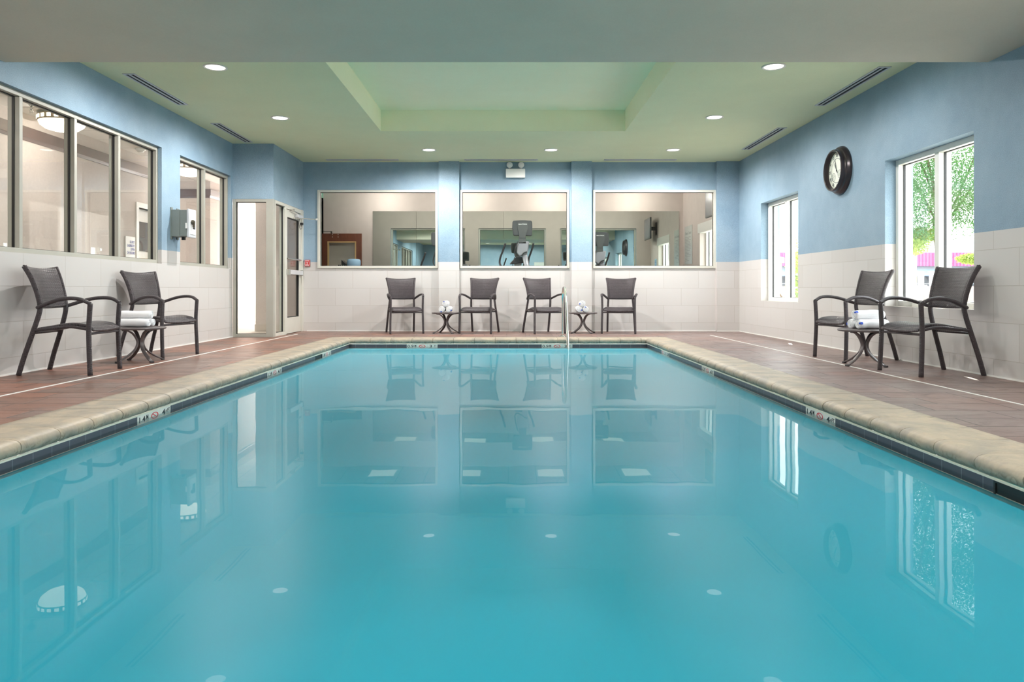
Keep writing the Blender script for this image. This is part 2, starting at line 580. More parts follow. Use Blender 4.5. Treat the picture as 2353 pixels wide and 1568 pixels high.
# ------------------------------------------------------------------ mesh helpers
class MB:
    def __init__(s):
        s.v, s.f, s.m, s.sm = [], [], [], []

    def add(s, verts, faces, mi=0, smooth=False):
        o = len(s.v)
        s.v += [tuple(p) for p in verts]
        for f in faces:
            s.f.append(tuple(i + o for i in f))
            s.m.append(mi)
            s.sm.append(smooth)
        return s

    def box(s, x0, x1, y0, y1, z0, z1, mi=0):
        v = [(x, y, z) for x in (x0, x1) for y in (y0, y1) for z in (z0, z1)]
        f = [(0, 1, 3, 2), (4, 6, 7, 5), (0, 4, 5, 1), (2, 3, 7, 6), (0, 2, 6, 4), (1, 5, 7, 3)]
        return s.add(v, f, mi)

    def obox(s, c, size, rot, mi=0):
        hx, hy, hz = [q / 2 for q in size]
        v = [Vector(c) + rot @ Vector((x, y, z)) for x in (-hx, hx) for y in (-hy, hy) for z in (-hz, hz)]
        f = [(0, 1, 3, 2), (4, 6, 7, 5), (0, 4, 5, 1), (2, 3, 7, 6), (0, 2, 6, 4), (1, 5, 7, 3)]
        return s.add(v, f, mi)

    def prism(s, pts, axis, a0, a1, mi=0, smooth=False):
        """pts: 2D outline; axis 0: (y,z) extruded in x; 1: (x,z) in y; 2: (x,y) in z"""
        n = len(pts)
        mk = {0: lambda p, a: (a, p[0], p[1]), 1: lambda p, a: (p[0], a, p[1]), 2: lambda p, a: (p[0], p[1], a)}[axis]
        v = [mk(p, a0) for p in pts] + [mk(p, a1) for p in pts]
        s.add(v, [tuple(range(n)), tuple(range(2 * n - 1, n - 1, -1))], mi)
        return s.add(v, [(i, i + n, (i + 1) % n + n, (i + 1) % n) for i in range(n)], mi, smooth)

    def lathe(s, prof, n=32, mi=0, axis=2, c=(0, 0, 0), smooth=True):
        """prof: (r, h) list revolved around the axis"""
        v = []
        for r, h in prof:
            for i in range(n):
                a = 2 * PI * i / n
                p = (r * math.cos(a), r * math.sin(a))
                q = {2: (p[0], p[1], h), 1: (p[0], h, p[1]), 0: (h, p[0], p[1])}[axis]
                v.append((q[0] + c[0], q[1] + c[1], q[2] + c[2]))
        f = []
        for j in range(len(prof) - 1):
            for i in range(n):
                f.append((j * n + i, j * n + (i + 1) % n, (j + 1) * n + (i + 1) % n, (j + 1) * n + i))
        f.append(tuple(range(n)))
        f.append(tuple(range((len(prof) - 1) * n, len(prof) * n)))
        return s.add(v, f, mi, smooth)

    def sweep(s, pts, sec, ref=(1, 0, 0), mi=0, smooth=True, scales=None):
        pts = [Vector(p) for p in pts]
        n = len(sec)
        v = []
        for i, p in enumerate(pts):
            t = (pts[min(i + 1, len(pts) - 1)] - pts[max(i - 1, 0)]).normalized()
            side = Vector(ref) - t * Vector(ref).dot(t)
            side = side.normalized() if side.length > 1e-4 else Vector((0, 0, 1))
            nor = t.cross(side)
            k = scales[i] if scales else 1
            v += [p + side * (a * k) + nor * (b * k) for a, b in sec]
        f = []
        for j in range(len(pts) - 1):
            for i in range(n):
                f.append((j * n + i, j * n + (i + 1) % n, (j + 1) * n + (i + 1) % n, (j + 1) * n + i))
        s.add(v, f, mi, smooth)
        o = len(pts) - 1
        s.add(v[:n], [tuple(range(n))], mi)
        return s.add(v[o * n:], [tuple(range(n))], mi)

    def grid(s, rows, mi=0, smooth=True):
        n = len(rows[0])
        v = [p for r in rows for p in r]
        f = [(j * n + i, j * n + i + 1, (j + 1) * n + i + 1, (j + 1) * n + i) for j in range(len(rows) - 1) for i in range(n - 1)]
        return s.add(v, f, mi, smooth)

    def build(s, name, mats, parent=None, bevel=None, merge=True):
        me = bpy.data.meshes.new(name)
        me.from_pydata(s.v, [], s.f)
        mats = mats if isinstance(mats, (list, tuple)) else [mats]
        for m_ in mats:
            me.materials.append(m_)
        me.polygons.foreach_set('material_index', s.m)
        me.polygons.foreach_set('use_smooth', s.sm)
        bm = bmesh.new()
        bm.from_mesh(me)
        if merge:
            bmesh.ops.remove_doubles(bm, verts=bm.verts, dist=1e-5)
        bmesh.ops.recalc_face_normals(bm, faces=bm.faces)
        bm.to_mesh(me)
        bm.free()
        o = bpy.data.objects.new(name, me)
        COL.objects.link(o)
        if parent:
            o.parent = parent
        if bevel:
            b = o.modifiers.new('bevel', 'BEVEL')
            b.width = bevel
            b.segments = 2
            b.limit_method = 'ANGLE'
        return o


def circ(r, n=14, ry=None):
    ry = ry or r
    return [(r * math.cos(2 * PI * i / n), ry * math.sin(2 * PI * i / n)) for i in range(n)]


def rrect(w, h, r=0.003):
    out = []
    for cx, cy, a0 in ((w / 2 - r, h / 2 - r, 0), (-w / 2 + r, h / 2 - r, 90), (-w / 2 + r, -h / 2 + r, 180), (w / 2 - r, -h / 2 + r, 270)):
        for k in (0, 45, 90):
            a = math.radians(a0 + k)
            out.append((cx + r * math.cos(a), cy + r * math.sin(a)))
    return out


def smooth_path(pts, n=6):
    P = [Vector(p) for p in pts]
    P = [2 * P[0] - P[1]] + P + [2 * P[-1] - P[-2]]
    out = []
    for i in range(1, len(P) - 2):
        a, b, c, d = P[i - 1:i + 3]
        for k in range(n):
            t = k / n
            out.append(0.5 * ((2 * b) + (c - a) * t + (2 * a - 5 * b + 4 * c - d) * t * t + (3 * b - a - 3 * c + d) * t ** 3))
    out.append(P[-2])
    return out


def tag(o, label=None, cat=None, group=None, kind=None):
    if label:
        o['label'] = label
    if cat:
        o['category'] = cat
    if group:
        o['group'] = group
    if kind:
        o['kind'] = kind
    return o


def thing(name, label, cat, loc=(0, 0, 0), rz=0, group=None):
    o = bpy.data.objects.new(name, None)
    COL.objects.link(o)
    o.location = loc
    o.rotation_euler = (0, 0, rz)
    return tag(o, label, cat, group)


def struct(name, loc=(0, 0, 0)):
    o = bpy.data.objects.new(name, None)
    COL.objects.link(o)
    o.location = loc
    return tag(o, kind='structure')


def copy_tree(o, parent=None):
    c = o.copy()
    COL.objects.link(c)
    c.parent = parent
    for ch in [q for q in bpy.data.objects if q.parent == o]:
        copy_tree(ch, c)
    return c


def text_obj(name, body, size, m, loc, rot, parent=None, extrude=0.001, sx=1.0, sy=1.0, align='CENTER'):
    cu = bpy.data.curves.new('lettering_curve', 'FONT')
    cu.body = body
    cu.size = size
    cu.extrude = extrude
    cu.align_x = align
    cu.align_y = 'CENTER'
    cu.offset = size * 0.012
    t = bpy.data.objects.new('lettering_tmp', cu)
    COL.objects.link(t)
    dg = bpy.context.evaluated_depsgraph_get()
    me = bpy.data.meshes.new_from_object(t.evaluated_get(dg))
    bpy.data.objects.remove(t)
    bpy.data.curves.remove(cu)
    me.name = name
    me.materials.clear()
    me.materials.append(m)
    R = rot if isinstance(rot, Matrix) else Matrix(rot)
    me.transform(Matrix.Translation(loc) @ R.to_4x4() @ Matrix.Diagonal((sx, sy, 1, 1)))
    o = bpy.data.objects.new(name, me)
    COL.objects.link(o)
    if parent:
        o.parent = parent
    return o


def axes(x, y, z):
    """matrix whose columns are the text's right, up and out directions"""
    return Matrix((x, y, z)).transposed()


FACE_CAM = axes((1, 0, 0), (0, 0, 1), (0, -1, 0))        # readable by someone looking along +y
ON_LEFT = axes((0, 1, 0), (0, 0, 1), (1, 0, 0))          # on the left wall, facing +x
ON_RIGHT = axes((0, -1, 0), (0, 0, 1), (-1, 0, 0))       # on the right wall, facing -x


def wall(name, axis, inner, outer, u0, u1, z0, z1, openings=(), split=1.22, mats=None, parent=None):
    """wall slab perpendicular to axis (0 or 1); materials: [below split, above split, back face]"""
    mats = mats or [M['tile'], M['blue'], M['cream']]
    us = sorted({u0, u1} | {a for o in openings for a in o[:2] if u0 < a < u1})
    zs = sorted({z0, z1} | ({split} if split and z0 < split < z1 else set()) | {a for o in openings for a in o[2:] if z0 < a < z1})
    nu, nz = len(us) - 1, len(zs) - 1

    def solid(i, j):
        if not (0 <= i < nu and 0 <= j < nz):
            return False
        uc, zc = (us[i] + us[i + 1]) / 2, (zs[j] + zs[j + 1]) / 2
        return not any(o[0] < uc < o[1] and o[2] < zc < o[3] for o in openings)
    P = (lambda u, w, z: (w, u, z)) if axis == 0 else (lambda u, w, z: (u, w, z))
    b = MB()
    for i in range(nu):
        for j in range(nz):
            if not solid(i, j):
                continue
            a, c, d, e = us[i], us[i + 1], zs[j], zs[j + 1]
            mi = 0 if (split and (d + e) / 2 < split) else 1
            b.add([P(a, inner, d), P(c, inner, d), P(c, inner, e), P(a, inner, e)], [(0, 1, 2, 3)], mi)
            b.add([P(a, outer, d), P(c, outer, d), P(c, outer, e), P(a, outer, e)], [(0, 1, 2, 3)], 2)
            for (di, dj, q) in ((-1, 0, ((a, d), (a, e))), (1, 0, ((c, d), (c, e))), (0, -1, ((a, d), (c, d))), (0, 1, ((a, e), (c, e)))):
                if not solid(i + di, j + dj):
                    (p, r), (s_, t_) = q
                    b.add([P(p, inner, r), P(s_, inner, t_), P(s_, outer, t_), P(p, outer, r)], [(0, 1, 2, 3)], mi)
    o = b.build(name, mats, parent)
    if not parent:
        tag(o, kind='structure')
    return o


def window(name, axis, near, far, u0, u1, z0, z1, mull, w, fm, gm, mw=None, gasket=True, out=1):
    """frame between planes near (room side) and far"""
    root = struct(name)
    mw = mw or w
    bx = (lambda b, a, c, p, q, d, e, mi=0: b.box(min(p, q), max(p, q), a, c, d, e, mi)) if axis == 0 else \
         (lambda b, a, c, p, q, d, e, mi=0: b.box(a, c, min(p, q), max(p, q), d, e, mi))
    b = MB()
    bx(b, u0, u0 + w, near, far, z0, z1)
    bx(b, u1 - w, u1, near, far, z0, z1)
    bx(b, u0 + w, u1 - w, near, far, z0, z0 + w)
    bx(b, u0 + w, u1 - w, near, far, z1 - w, z1)
    b.build('window_frame', fm, root, bevel=0.003, merge=False)
    edges = [u0 + w] + [x for m_ in mull for x in (m_ - mw / 2, m_ + mw / 2)] + [u1 - w]
    for m_ in mull:
        b = MB()
        bx(b, m_ - mw / 2, m_ + mw / 2, near, far, z0 + w, z1 - w)
        b.build('mullion', fm, root, bevel=0.003)
    mid = (near + far) / 2
    g = MB()
    for i in range(0, len(edges), 2):
        a, c = edges[i], edges[i + 1]
        p = MB()
        bx(p, a, c, mid - 0.003, mid + 0.003, z0 + w, z1 - w)
        p.build('pane', gm, root)
        if gasket:
            k = 0.007
            bx(g, a, a + k, mid - 0.011, mid + 0.011, z0 + w, z1 - w)
            bx(g, c - k, c, mid - 0.011, mid + 0.011, z0 + w, z1 - w)
            bx(g, a + k, c - k, mid - 0.011, mid + 0.011, z0 + w, z0 + w + k)
            bx(g, a + k, c - k, mid - 0.011, mid + 0.011, z1 - w - k, z1 - w)
    if gasket:
        g.build('gasket', M['gasket'], root, merge=False)
    return root


# ------------------------------------------------------------------ the setting
XL, XR = -4.25, 4.05
YN = -2.5
CEIL = 2.985
PX0, PX1, PY0, PY1 = -2.38, 2.08, 1.05, 10.95     # pool walls
CW = 0.35                                          # coping width

# pool deck around the pool
b = MB()
ax0, ax1, ay0, ay1 = PX0 - CW, PX1 + CW, PY0 - CW, PY1 + CW
for (x0, x1, y0, y1) in ((XL, ax0, YN, 12.95), (ax1, XR, YN, 12.95), (ax0, ax1, YN, ay0), (ax0, ax1, ay1, 12.95)):
    b.box(x0, x1, y0, y1, -0.3, 0.0)
tag(b.build('floor', M['deck']), kind='structure')

# left wall with two corridor windows in view and one nearer
WA = (5.60, 8.965, 1.05, 2.475)
WB = (9.47, 11.20, 1.05, 2.475)
WC = (1.5, 4.85, 1.05, 2.475)
wall('wall_left', 0, XL, XL - 0.17, YN, 11.27, 0, CEIL, (WA, WB, WC))
WR = [(10.22, 11.72, 0.555, 2.115), (6.36, 7.86, 0.555, 2.115), (2.5, 4.0, 0.555, 2.115), (-1.3, 0.2, 0.555, 2.115)]
wall('wall_right', 0, XR, XR + 0.30, YN, 12.95, 0, CEIL, WR, mats=[M['tile'], M['blue'], M['exterior']])
wall('wall_front', 1, YN, YN - 0.2, XL - 0.2, XR + 0.3, 0, CEIL)
BW = [(-3.363, -1.244, 1.109, 2.491), (-0.852, 1.075, 1.109, 2.491), (1.49, 3.66, 1.109, 2.491)]
wall('wall_back', 1, 12.90, 13.05, -3.62, XR + 0.3, 0, CEIL, BW)
# pilasters of the back wall
b = MB()
for (x0, x1) in ((-1.22, -0.862), (1.107, 1.465), (3.655, XR)):
    b.box(x0, x1, 12.82, 12.90, 0, 1.22, 0)
    b.box(x0, x1, 12.82, 12.90, 1.22, CEIL, 1)
tag(b.build('trim_1', [M['tile'], M['blue']], merge=False), kind='structure')

# ceiling with the raised tray, and the dropped soffit across the room
TX0, TX1, TY0, TY1, TZ = -1.81, 1.66, 6.6, 10.39, 3.285
b = MB()
for (x0, x1, y0, y1) in ((XL - 0.2, TX0, YN - 0.2, 13.05), (TX1, XR + 0.3, YN - 0.2, 13.05), (TX0, TX1, YN - 0.2, TY0), (TX0, TX1, TY1, 13.05)):
    b.add([(x0, y0, CEIL), (x1, y0, CEIL), (x1, y1, CEIL), (x0, y1, CEIL)], [(0, 1, 2, 3)], 0)
    b.add([(x0, y0, TZ + .1), (x1, y0, TZ + .1), (x1, y1, TZ + .1), (x0, y1, TZ + .1)], [(0, 1, 2, 3)], 0)
c8 = [(TX0, TY0), (TX1, TY0), (TX1, TY1), (TX0, TY1)]
for i in range(4):
    p, q = c8[i], c8[(i + 1) % 4]
    b.add([(*p, CEIL), (*q, CEIL), (*q, TZ), (*p, TZ)], [(0, 1, 2, 3)], 1)
b.add([(*p, TZ) for p in c8], [(0, 1, 2, 3)], 1)
b.add([(*p, TZ + .1) for p in c8], [(0, 1, 2, 3)], 0)
tag(b.build('ceiling', [M['green'], M['tray']]), kind='structure')
b = MB()
b.box(XL, XR, 4.30, 6.17, 2.65, CEIL)
tag(b.build('trim_2', M['beam']), kind='structure')
# roof slab; its unseen eave is added to trim the sun patches to slivers
b = MB()
b.box(XL - 0.3, 5.12, YN - 0.3, 17.4, 3.42, 3.60)
tag(b.build('trim_3', M['exterior']), kind='structure')

# caulk beads at the foot of the walls
b = MB(); b.box(XL, XL + .008, YN, 11.27, 0, .012); tag(b.build('baseboard_left', M['white']), kind='structure')
b = MB(); b.box(XR - .008, XR, YN, 12.82, 0, .012); tag(b.build('baseboard_right', M['white']), kind='structure')
b = MB()
for (x0, x1, y) in ((-3.55, -1.22, 12.9), (-1.22, -.862, 12.82), (-.862, 1.107, 12.9), (1.107, 1.465, 12.82), (1.465, 3.655, 12.9), (3.655, XR, 12.82)):
    b.box(x0, x1, y - .008, y, 0, .012)
tag(b.build('baseboard_back', M['white'], merge=False), kind='structure')

# windows
window('window_1', 0, -4.295, -4.40, WA[0], WA[1], WA[2], WA[3], (6.445, 7.26, 8.075), 0.045, M['lframe'], M['glass'])
window('window_2', 0, -4.295, -4.40, WB[0], WB[1], WB[2], WB[3], (10.345,), 0.045, M['lframe'], M['glass'])
window('window_3', 0, -4.295, -4.40, WC[0], WC[1], WC[2], WC[3], (2.35, 3.18, 4.02), 0.045, M['lframe'], M['glass'])
for i, o in enumerate(WR):
    window('window_%d' % (4 + i), 0, 4.165, 4.29, o[0], o[1], o[2], o[3], ((o[0] + o[1]) / 2 + 0.0,), 0.055, M['wframe'], M['glass'], mw=0.07)
for i, o in enumerate(BW):
    window('window_%d' % (8 + i), 1, 12.875, 12.99, o[0], o[1], o[2], o[3], (), 0.042, M['frame'], M['glass'])

# entrance box in the far left corner: soffit above, glazed front and door side
b = MB()
b.box(XL, -3.62, 11.27, 11.37, 2.13, CEIL, 0)
b.box(-3.72, -3.62, 11.37, 12.90, 2.13, CEIL, 0)
tag(b.build('trim_4', M['blue'], merge=False), kind='structure')
v = window('window_11', 1, 11.275, 11.365, XL, -3.62, 0.0, 2.13, (), 0.045, M['lframe'], M['glass'])
b = MB(); b.box(-3.735, -3.622, 11.268, 11.37, 0.0, 2.13); b.build('corner_post', M['lframe'], v, bevel=.003)
v = window('window_12', 0, -3.622, -3.715, 11.35, 11.915, 0.0, 2.13, (), 0.05, M['frame'], M['glass'])

dr = struct('door_1')
b = MB()
b.box(-3.715, -3.622, 11.915, 11.945, 0, 2.13)
b.box(-3.715, -3.612, 12.80, 12.90, 0, 2.13)
b.box(-3.715, -3.622, 11.945, 12.80, 2.06, 2.13)
b.build('door_frame', M['frame'], dr, bevel=.003, merge=False)
b = MB()
Dy0, Dy1 = 11.95, 12.79
b.box(-3.69, -3.63, Dy0, Dy0 + .055, .01, 2.05)
b.box(-3.69, -3.63, Dy1 - .10, Dy1, .01, 2.05)
b.box(-3.69, -3.63, Dy0 + .055, Dy1 - .10, .01, .27)
b.box(-3.69, -3.63, Dy0 + .055, Dy1 - .10, 1.93, 2.05)
b.build('door_leaf', M['frame'], dr, merge=False)
b = MB(); b.box(-3.664, -3.658, Dy0 + .055, Dy1 - .10, .27, 1.93); b.build('pane', M['doorglass'], dr)
b = MB()
for (a, c, d, e) in ((Dy1 - .112, Dy1 - .10, .27, 1.93), (Dy0 + .055, Dy1 - .10, .27, .282), (Dy0 + .055, Dy1 - .10, 1.918, 1.93), (Dy0 + .055, Dy0 + .062, .27, 1.93)):
    b.box(-3.672, -3.640, a, c, d, e)
b.build('gasket', M['gasket'], dr, merge=False)
b = MB(); b.sweep([(-3.61, Dy0 + .03, 1.245), (-3.61, Dy1 - .06, 1.245)], circ(.013), (0, 0, 1))
b.box(-3.63, -3.61, Dy0 + .03, Dy0 + .06, 1.235, 1.255); b.box(-3.63, -3.61, Dy1 - .09, Dy1 - .06, 1.235, 1.255)
b.build('pull_handle', M['chrome'], dr, merge=False)
b = MB(); b.box(-3.63, -3.575, Dy0 + .02, Dy1 - .03, .985, 1.06)
pb = b.build('push_bar', M['alu'], dr, bevel=.008)
b = MB(); b.box(-3.63, -3.570, Dy0 + .005, Dy0 + .06, .975, 1.07); b.box(-3.63, -3.570, Dy1 - .06, Dy1 - .02, .975, 1.07)
b.build('bar_end', M['chrome'], dr, bevel=.006, merge=False)
b = MB(); b.box(-3.63, -3.565, 12.42, 12.72, 1.955, 2.02)
b.build('door_closer', M['alu'], dr, bevel=.01)
b = MB()
b.sweep([(-3.585, 12.56, 2.028), (-3.585, 12.15, 2.05)], rrect(.02, .008), (1, 0, 0))
b.box(-3.62, -3.56, 12.12, 12.18, 2.045, 2.075)
b.build('closer_arm', M['chrome'], dr, merge=False)
b = MB()
b.sweep([(-3.60, 12.35, 1.935), (-3.42, 12.33, 1.93), (-3.22, 12.30, 1.915)], rrect(.018, .012), (0, 0, 1))
b.box(-3.235, -3.205, 12.285, 12.315, 1.90, 1.935)
b.box(-3.63, -3.59, 12.33, 12.37, 1.92, 1.95)
b.build('hold_open_arm', M['chrome'], dr, merge=False)
b = MB()
b.sweep(smooth_path([(-3.60, 12.62, 1.95), (-3.58, 12.50, 1.86), (-3.585, 12.60, 1.78), (-3.60, 12.74, 1.80), (-3.60, 12.77, 1.87)]), circ(.004, 6))
b.box(-3.63, -3.585, 12.74, 12.79, 1.86, 1.90)
b.build('door_cable', M['gasket'], dr, merge=False)

# white drain strips let into the deck
b = MB(); b.box(-3.475, -3.452, YN, 12.0, 0.0, 0.003); tag(b.build('trim_5', M['white']), kind='structure')
b = MB(); b.box(3.235, 3.252, YN, 11.75, 0.0, 0.003); tag(b.build('trim_6', M['white']), kind='structure')


# ------------------------------------------------------------------ pool: shell, coping, waterline tile, water
def pool_shell():
    b = MB()
    x0, x1, y0, y1 = PX0 - .006, PX1 + .006, PY0 - .006, PY1 + .006
    zb, R = -1.15, 0.45
    prof = [(0, -.085), (0, zb + R)] + [(R - R * math.cos(a), zb + R - R * math.sin(a)) for a in [PI / 2 * i / 8 for i in range(1, 9)]]
    rings = []
    for (d, z) in prof:
        rings.append([(x0 + d, y0 + d, z), (x1 - d, y0 + d, z), (x1 - d, y1 - d, z), (x0 + d, y1 - d, z), (x0 + d, y0 + d, z)])
    b.grid(rings)
    d = R
    b.add([(x0 + d, y0 + d, zb), (x1 - d, y0 + d, zb), (x1 - d, y1 - d, zb), (x0 + d, y1 - d, zb)], [(0, 1, 2, 3)], 0, True)
    return b.build('pool_basin', M['plaster'])


o = pool_shell(); o.name = 'floor_pool'; tag(o, kind='structure')

b = MB()
b.add([(PX0 - .006, PY0 - .006, -.121), (PX1 + .006, PY0 - .006, -.121), (PX1 + .006, PY1 + .006, -.121), (PX0 - .006, PY1 + .006, -.121)], [(0, 1, 2, 3)])
# the milky turquoise body of the water, its light scattering from just below the clear surface
b.add([(PX0 - .004, PY0 - .004, -.1465), (PX1 + .004, PY0 - .004, -.1465), (PX1 + .004, PY1 + .004, -.1465), (PX0 - .004, PY1 + .004, -.1465)], [(0, 1, 2, 3)], 1)
tag(b.build('pool_water', [M['water'], M['water_body']]), 'still turquoise pool water reflecting walls and windows', 'water', kind='stuff')


def coping_run(name, side):
    """stone coping along one side of the pool; rounded nose, joint grooves, mitred corners"""
    prof = [(CW, -.10), (CW, .001), (.30, .002), (.20, .001), (.10, .002), (.04, .002), (.015, -.001), (-.004, -.008), (-.016, -.018),
            (-.022, -.032), (-.022, -.048), (-.016, -.062), (-.004, -.074), (.012, -.080), (.03, -.081), (.05, -.081), (.05, -.10)]
    if side in 'LR':
        a0, a1, s0, s1 = PY0, PY1, -1, 1
    else:
        a0, a1, s0, s1 = PX0, PX1, -1, 1
    rnd = random.Random(side)
    rows = []
    n = int((a1 - a0 - .1) / 0.0155)
    ts = [a0 + .05 + (a1 - a0 - .1) * i / n for i in range(n + 1)]
    step = 0.312
    wob = [rnd.uniform(-.0015, .0015) for _ in range(60)]
    def mk(t, u, z):
        if side == 'L':
            return (PX0 - u, t, z)
        if side == 'R':
            return (PX1 + u, t, z)
        if side == 'F':
            return (t, PY1 + u, z)
        return (t, PY0 - u, z)
    rows.append([mk(a0 - u, u, z) for u, z in prof])
    for t in ts:
        ph = (t - a0) / step
        idx = int(ph)
        fr = abs(ph - round(ph)) * step
        groove = max(0, 1 - fr / .010)
        ring = []
        for u, z in prof:
            nose = 1 if u < .03 and z < 0 else 0
            du = nose * (groove * .009 + wob[idx % 60] + .0012 * math.sin(t * 37 + z * 90) + rnd.uniform(-.0005, .0005))
            dz = (-groove * .005 if z > -.02 and u < CW else 0) + (rnd.uniform(-.0006, .0006) if z > -.01 and u < CW else 0)
            ring.append(mk(t, u + du, z + dz))
        rows.append(ring)
    rows.append([mk(a1 + u, u, z) for u, z in prof])
    b = MB()
    b.grid(rows)
    return tag(b.build(name, M['coping_y' if side in 'LR' else 'coping_x']), kind='structure')


coping_run('trim_7', 'L')
coping_run('trim_8', 'R')
coping_run('trim_9', 'F')
coping_run('trim_10', 'N')

# waterline: grout line and dark slate tile band, with gaps where the skimmer and the markers sit
ZT, ZB = -.089, -.143
gapsL = [(4.69, 5.15), (7.22, 7.68), (9.03, 9.34), (9.36, 9.80)]
gapsR = [(2.55, 3.13), (4.65, 5.11), (7.40, 7.86), (9.46, 9.90)]
gapsF = [(-1.52, -1.06), (0.50, 0.96)]


def segs(a, c, gaps):
    out, p = [], a
    for g0, g1 in gaps:
        out.append((p, g0))
        p = g1
    out.append((p, c))
    return out


b = MB(); g = MB()
for (a, c) in segs(PY0, PY1, gapsL):
    b.box(PX0 - .006, PX0, a, c, ZB, ZT)
for (a, c) in segs(PY0, PY1, gapsR):
    b.box(PX1, PX1 + .006, a, c, ZB, ZT)
for (a, c) in segs(PX0, PX1, gapsF):
    b.box(a, c, PY1, PY1 + .006, ZB, ZT)
b.box(PX0, PX1, PY0 - .006, PY0, ZB, ZT)
tag(b.build('trim_11', M['slate'], merge=False), kind='structure')
g.box(PX0 - .006, PX0 + .001, PY0, PY1, ZT, -.080); g.box(PX1 - .001, PX1 + .006, PY0, PY1, ZT, -.080); g.box(PX0, PX1, PY1 - .001, PY1 + .006, ZT, -.080)
g.box(PX0 - .006, PX0 + .001, PY0, PY1, ZB - .003, ZB); g.box(PX1 - .001, PX1 + .006, PY0, PY1, ZB - .003, ZB); g.box(PX0, PX1, PY1 - .001, PY1 + .006, ZB - .003, ZB)
tag(g.build('trim_12', M['grout'], merge=False), kind='structure')


def depth_marker(side, start, metres, feet, label, order='MSF'):
    """three white tiles set in the waterline: metres, no diving sign, feet"""
    if side == 'L':
        R = axes((0, 1, 0), (0, 0, 1), (1, 0, 0)); org = Vector((PX0, start, 0))
    elif side == 'R':
        R = axes((0, -1, 0), (0, 0, 1), (-1, 0, 0)); org = Vector((PX1, start + .46, 0))
    else:
        R = FACE_CAM; org = Vector((start, PY1, 0))
    root = thing('depth_marker', label, 'pool marker', org, 0, 'depth markers set in the waterline')
    W = .46 / 3
    zc = (ZT + ZB) / 2
    for i in range(3):
        b = MB()
        p = [R @ Vector((x, y, z)) for x in (i * W + .001, (i + 1) * W - .001) for y in (ZB, ZT) for z in (-.006, .0005)]
        b.add(p, [(0, 1, 3, 2), (4, 6, 7, 5), (0, 4, 5, 1), (2, 3, 7, 6), (0, 2, 6, 4), (1, 5, 7, 3)])
        b.build('tile', M['marker'], root)
    pos = {c: (i + .5) * W for i, c in enumerate(order)}
    hz = 0.040
    if metres:
        text_obj('metre_number', metres, .062, M['black_ink'], R @ Vector((pos['M'] - .02, zc - .002, .001)), R, root, .0006, 1.25, .8)
        text_obj('metre_letter', 'M', .040, M['black_ink'], R @ Vector((pos['M'] + .052, zc + .004, .001)), R, root, .0006)
    num = feet.replace('1/2', '').strip()
    text_obj('feet_number', num, .064, M['black_ink'], R @ Vector((pos['F'] - .025, zc - .002, .001)), R, root, .0006, 1.5, .8)
    if '1/2' in feet:
        text_obj('half_fraction', '1/2', .018, M['black_ink'], R @ Vector((pos['F'] + .012, zc + .002, .001)), R, root, .0006)
    text_obj('feet_letters', 'FT', .034, M['black_ink'], R @ Vector((pos['F'] + .045, zc + .004, .001)), R, root, .0006)
    b = MB()
    n = 36
    cx = pos['S']
    v = []
    for i in range(n):
        a = 2 * PI * i / n
        for r in (.75, 1):
            v.append(R @ Vector((cx + .05 * r * math.cos(a), zc + .022 * r * math.sin(a) - .001, .0012)))
    b.add(v, [(2 * i, 2 * i + 1, (2 * i + 3) % (2 * n), (2 * i + 2) % (2 * n)) for i in range(n)])
    v = [R @ Vector(q) for q in ((cx - .036, zc + .012, .0012), (cx - .028, zc + .016, .0012), (cx + .036, zc - .014, .0012), (cx + .028, zc - .018, .0012))]
    b.add(v, [(0, 1, 2, 3)])
    b.build('no_diving_symbol', M['red_ink'], root)
    return root


depth_marker('L', 4.69, '1.4', '4 1/2', 'white depth marker on the left waterline, nearest the camera')
depth_marker('L', 7.22, '1.2', '4', 'white depth marker in the middle of the left waterline')
depth_marker('L', 9.36, '1.0', '3', 'white depth marker at the far end of the left waterline beside the skimmer')
depth_marker('R', 4.65, '1.4', '4 1/2', 'white depth marker on the right waterline, nearest the camera', 'MSF')
depth_marker('R', 7.40, '1.2', '4', 'white depth marker in the middle of the right waterline', 'MSF')
depth_marker('R', 9.46, '1.0', '3', 'white depth marker at the far end of the right waterline', 'SFM')
depth_marker('F', -1.52, '0.9', '3', 'white depth marker on the far waterline, left of the two')
depth_marker('F', 0.50, '0.9', '3', 'white depth marker on the far waterline below the steel handrail')


def skimmer(side, y0, y1, label):
    X = PX0 if side == 'L' else PX1
    s = 1 if side == 'L' else -1
    root = thing('pool_skimmer', label, 'skimmer', (X, y0, 0), 0)
    L = y1 - y0
    b = MB()
    for (a, c, d, e) in ((0, .012, ZB - .02, ZT), (L - .012, L, ZB - .02, ZT), (.012, L - .012, ZT - .008, ZT), (.012, L - .012, ZB - .02, ZB - .012)):
        b.box(min(-.004 * s, .003 * s), max(-.004 * s, .003 * s), a, c, d, e)
    b.build('skimmer_frame', M['black_plastic'], root, merge=False)
    b = MB()
    b.box(min(-.0055 * s, -.0015 * s), max(-.0055 * s, -.0015 * s), .012, L - .012, ZB - .012, ZT - .008)
    b.build('weir_flap', M['black_plastic'], root)


skimmer('L', 9.03, 9.34, 'small black skimmer opening in the far left waterline')
skimmer('R', 2.55, 3.13, 'black skimmer opening in the near right waterline at the picture edge')

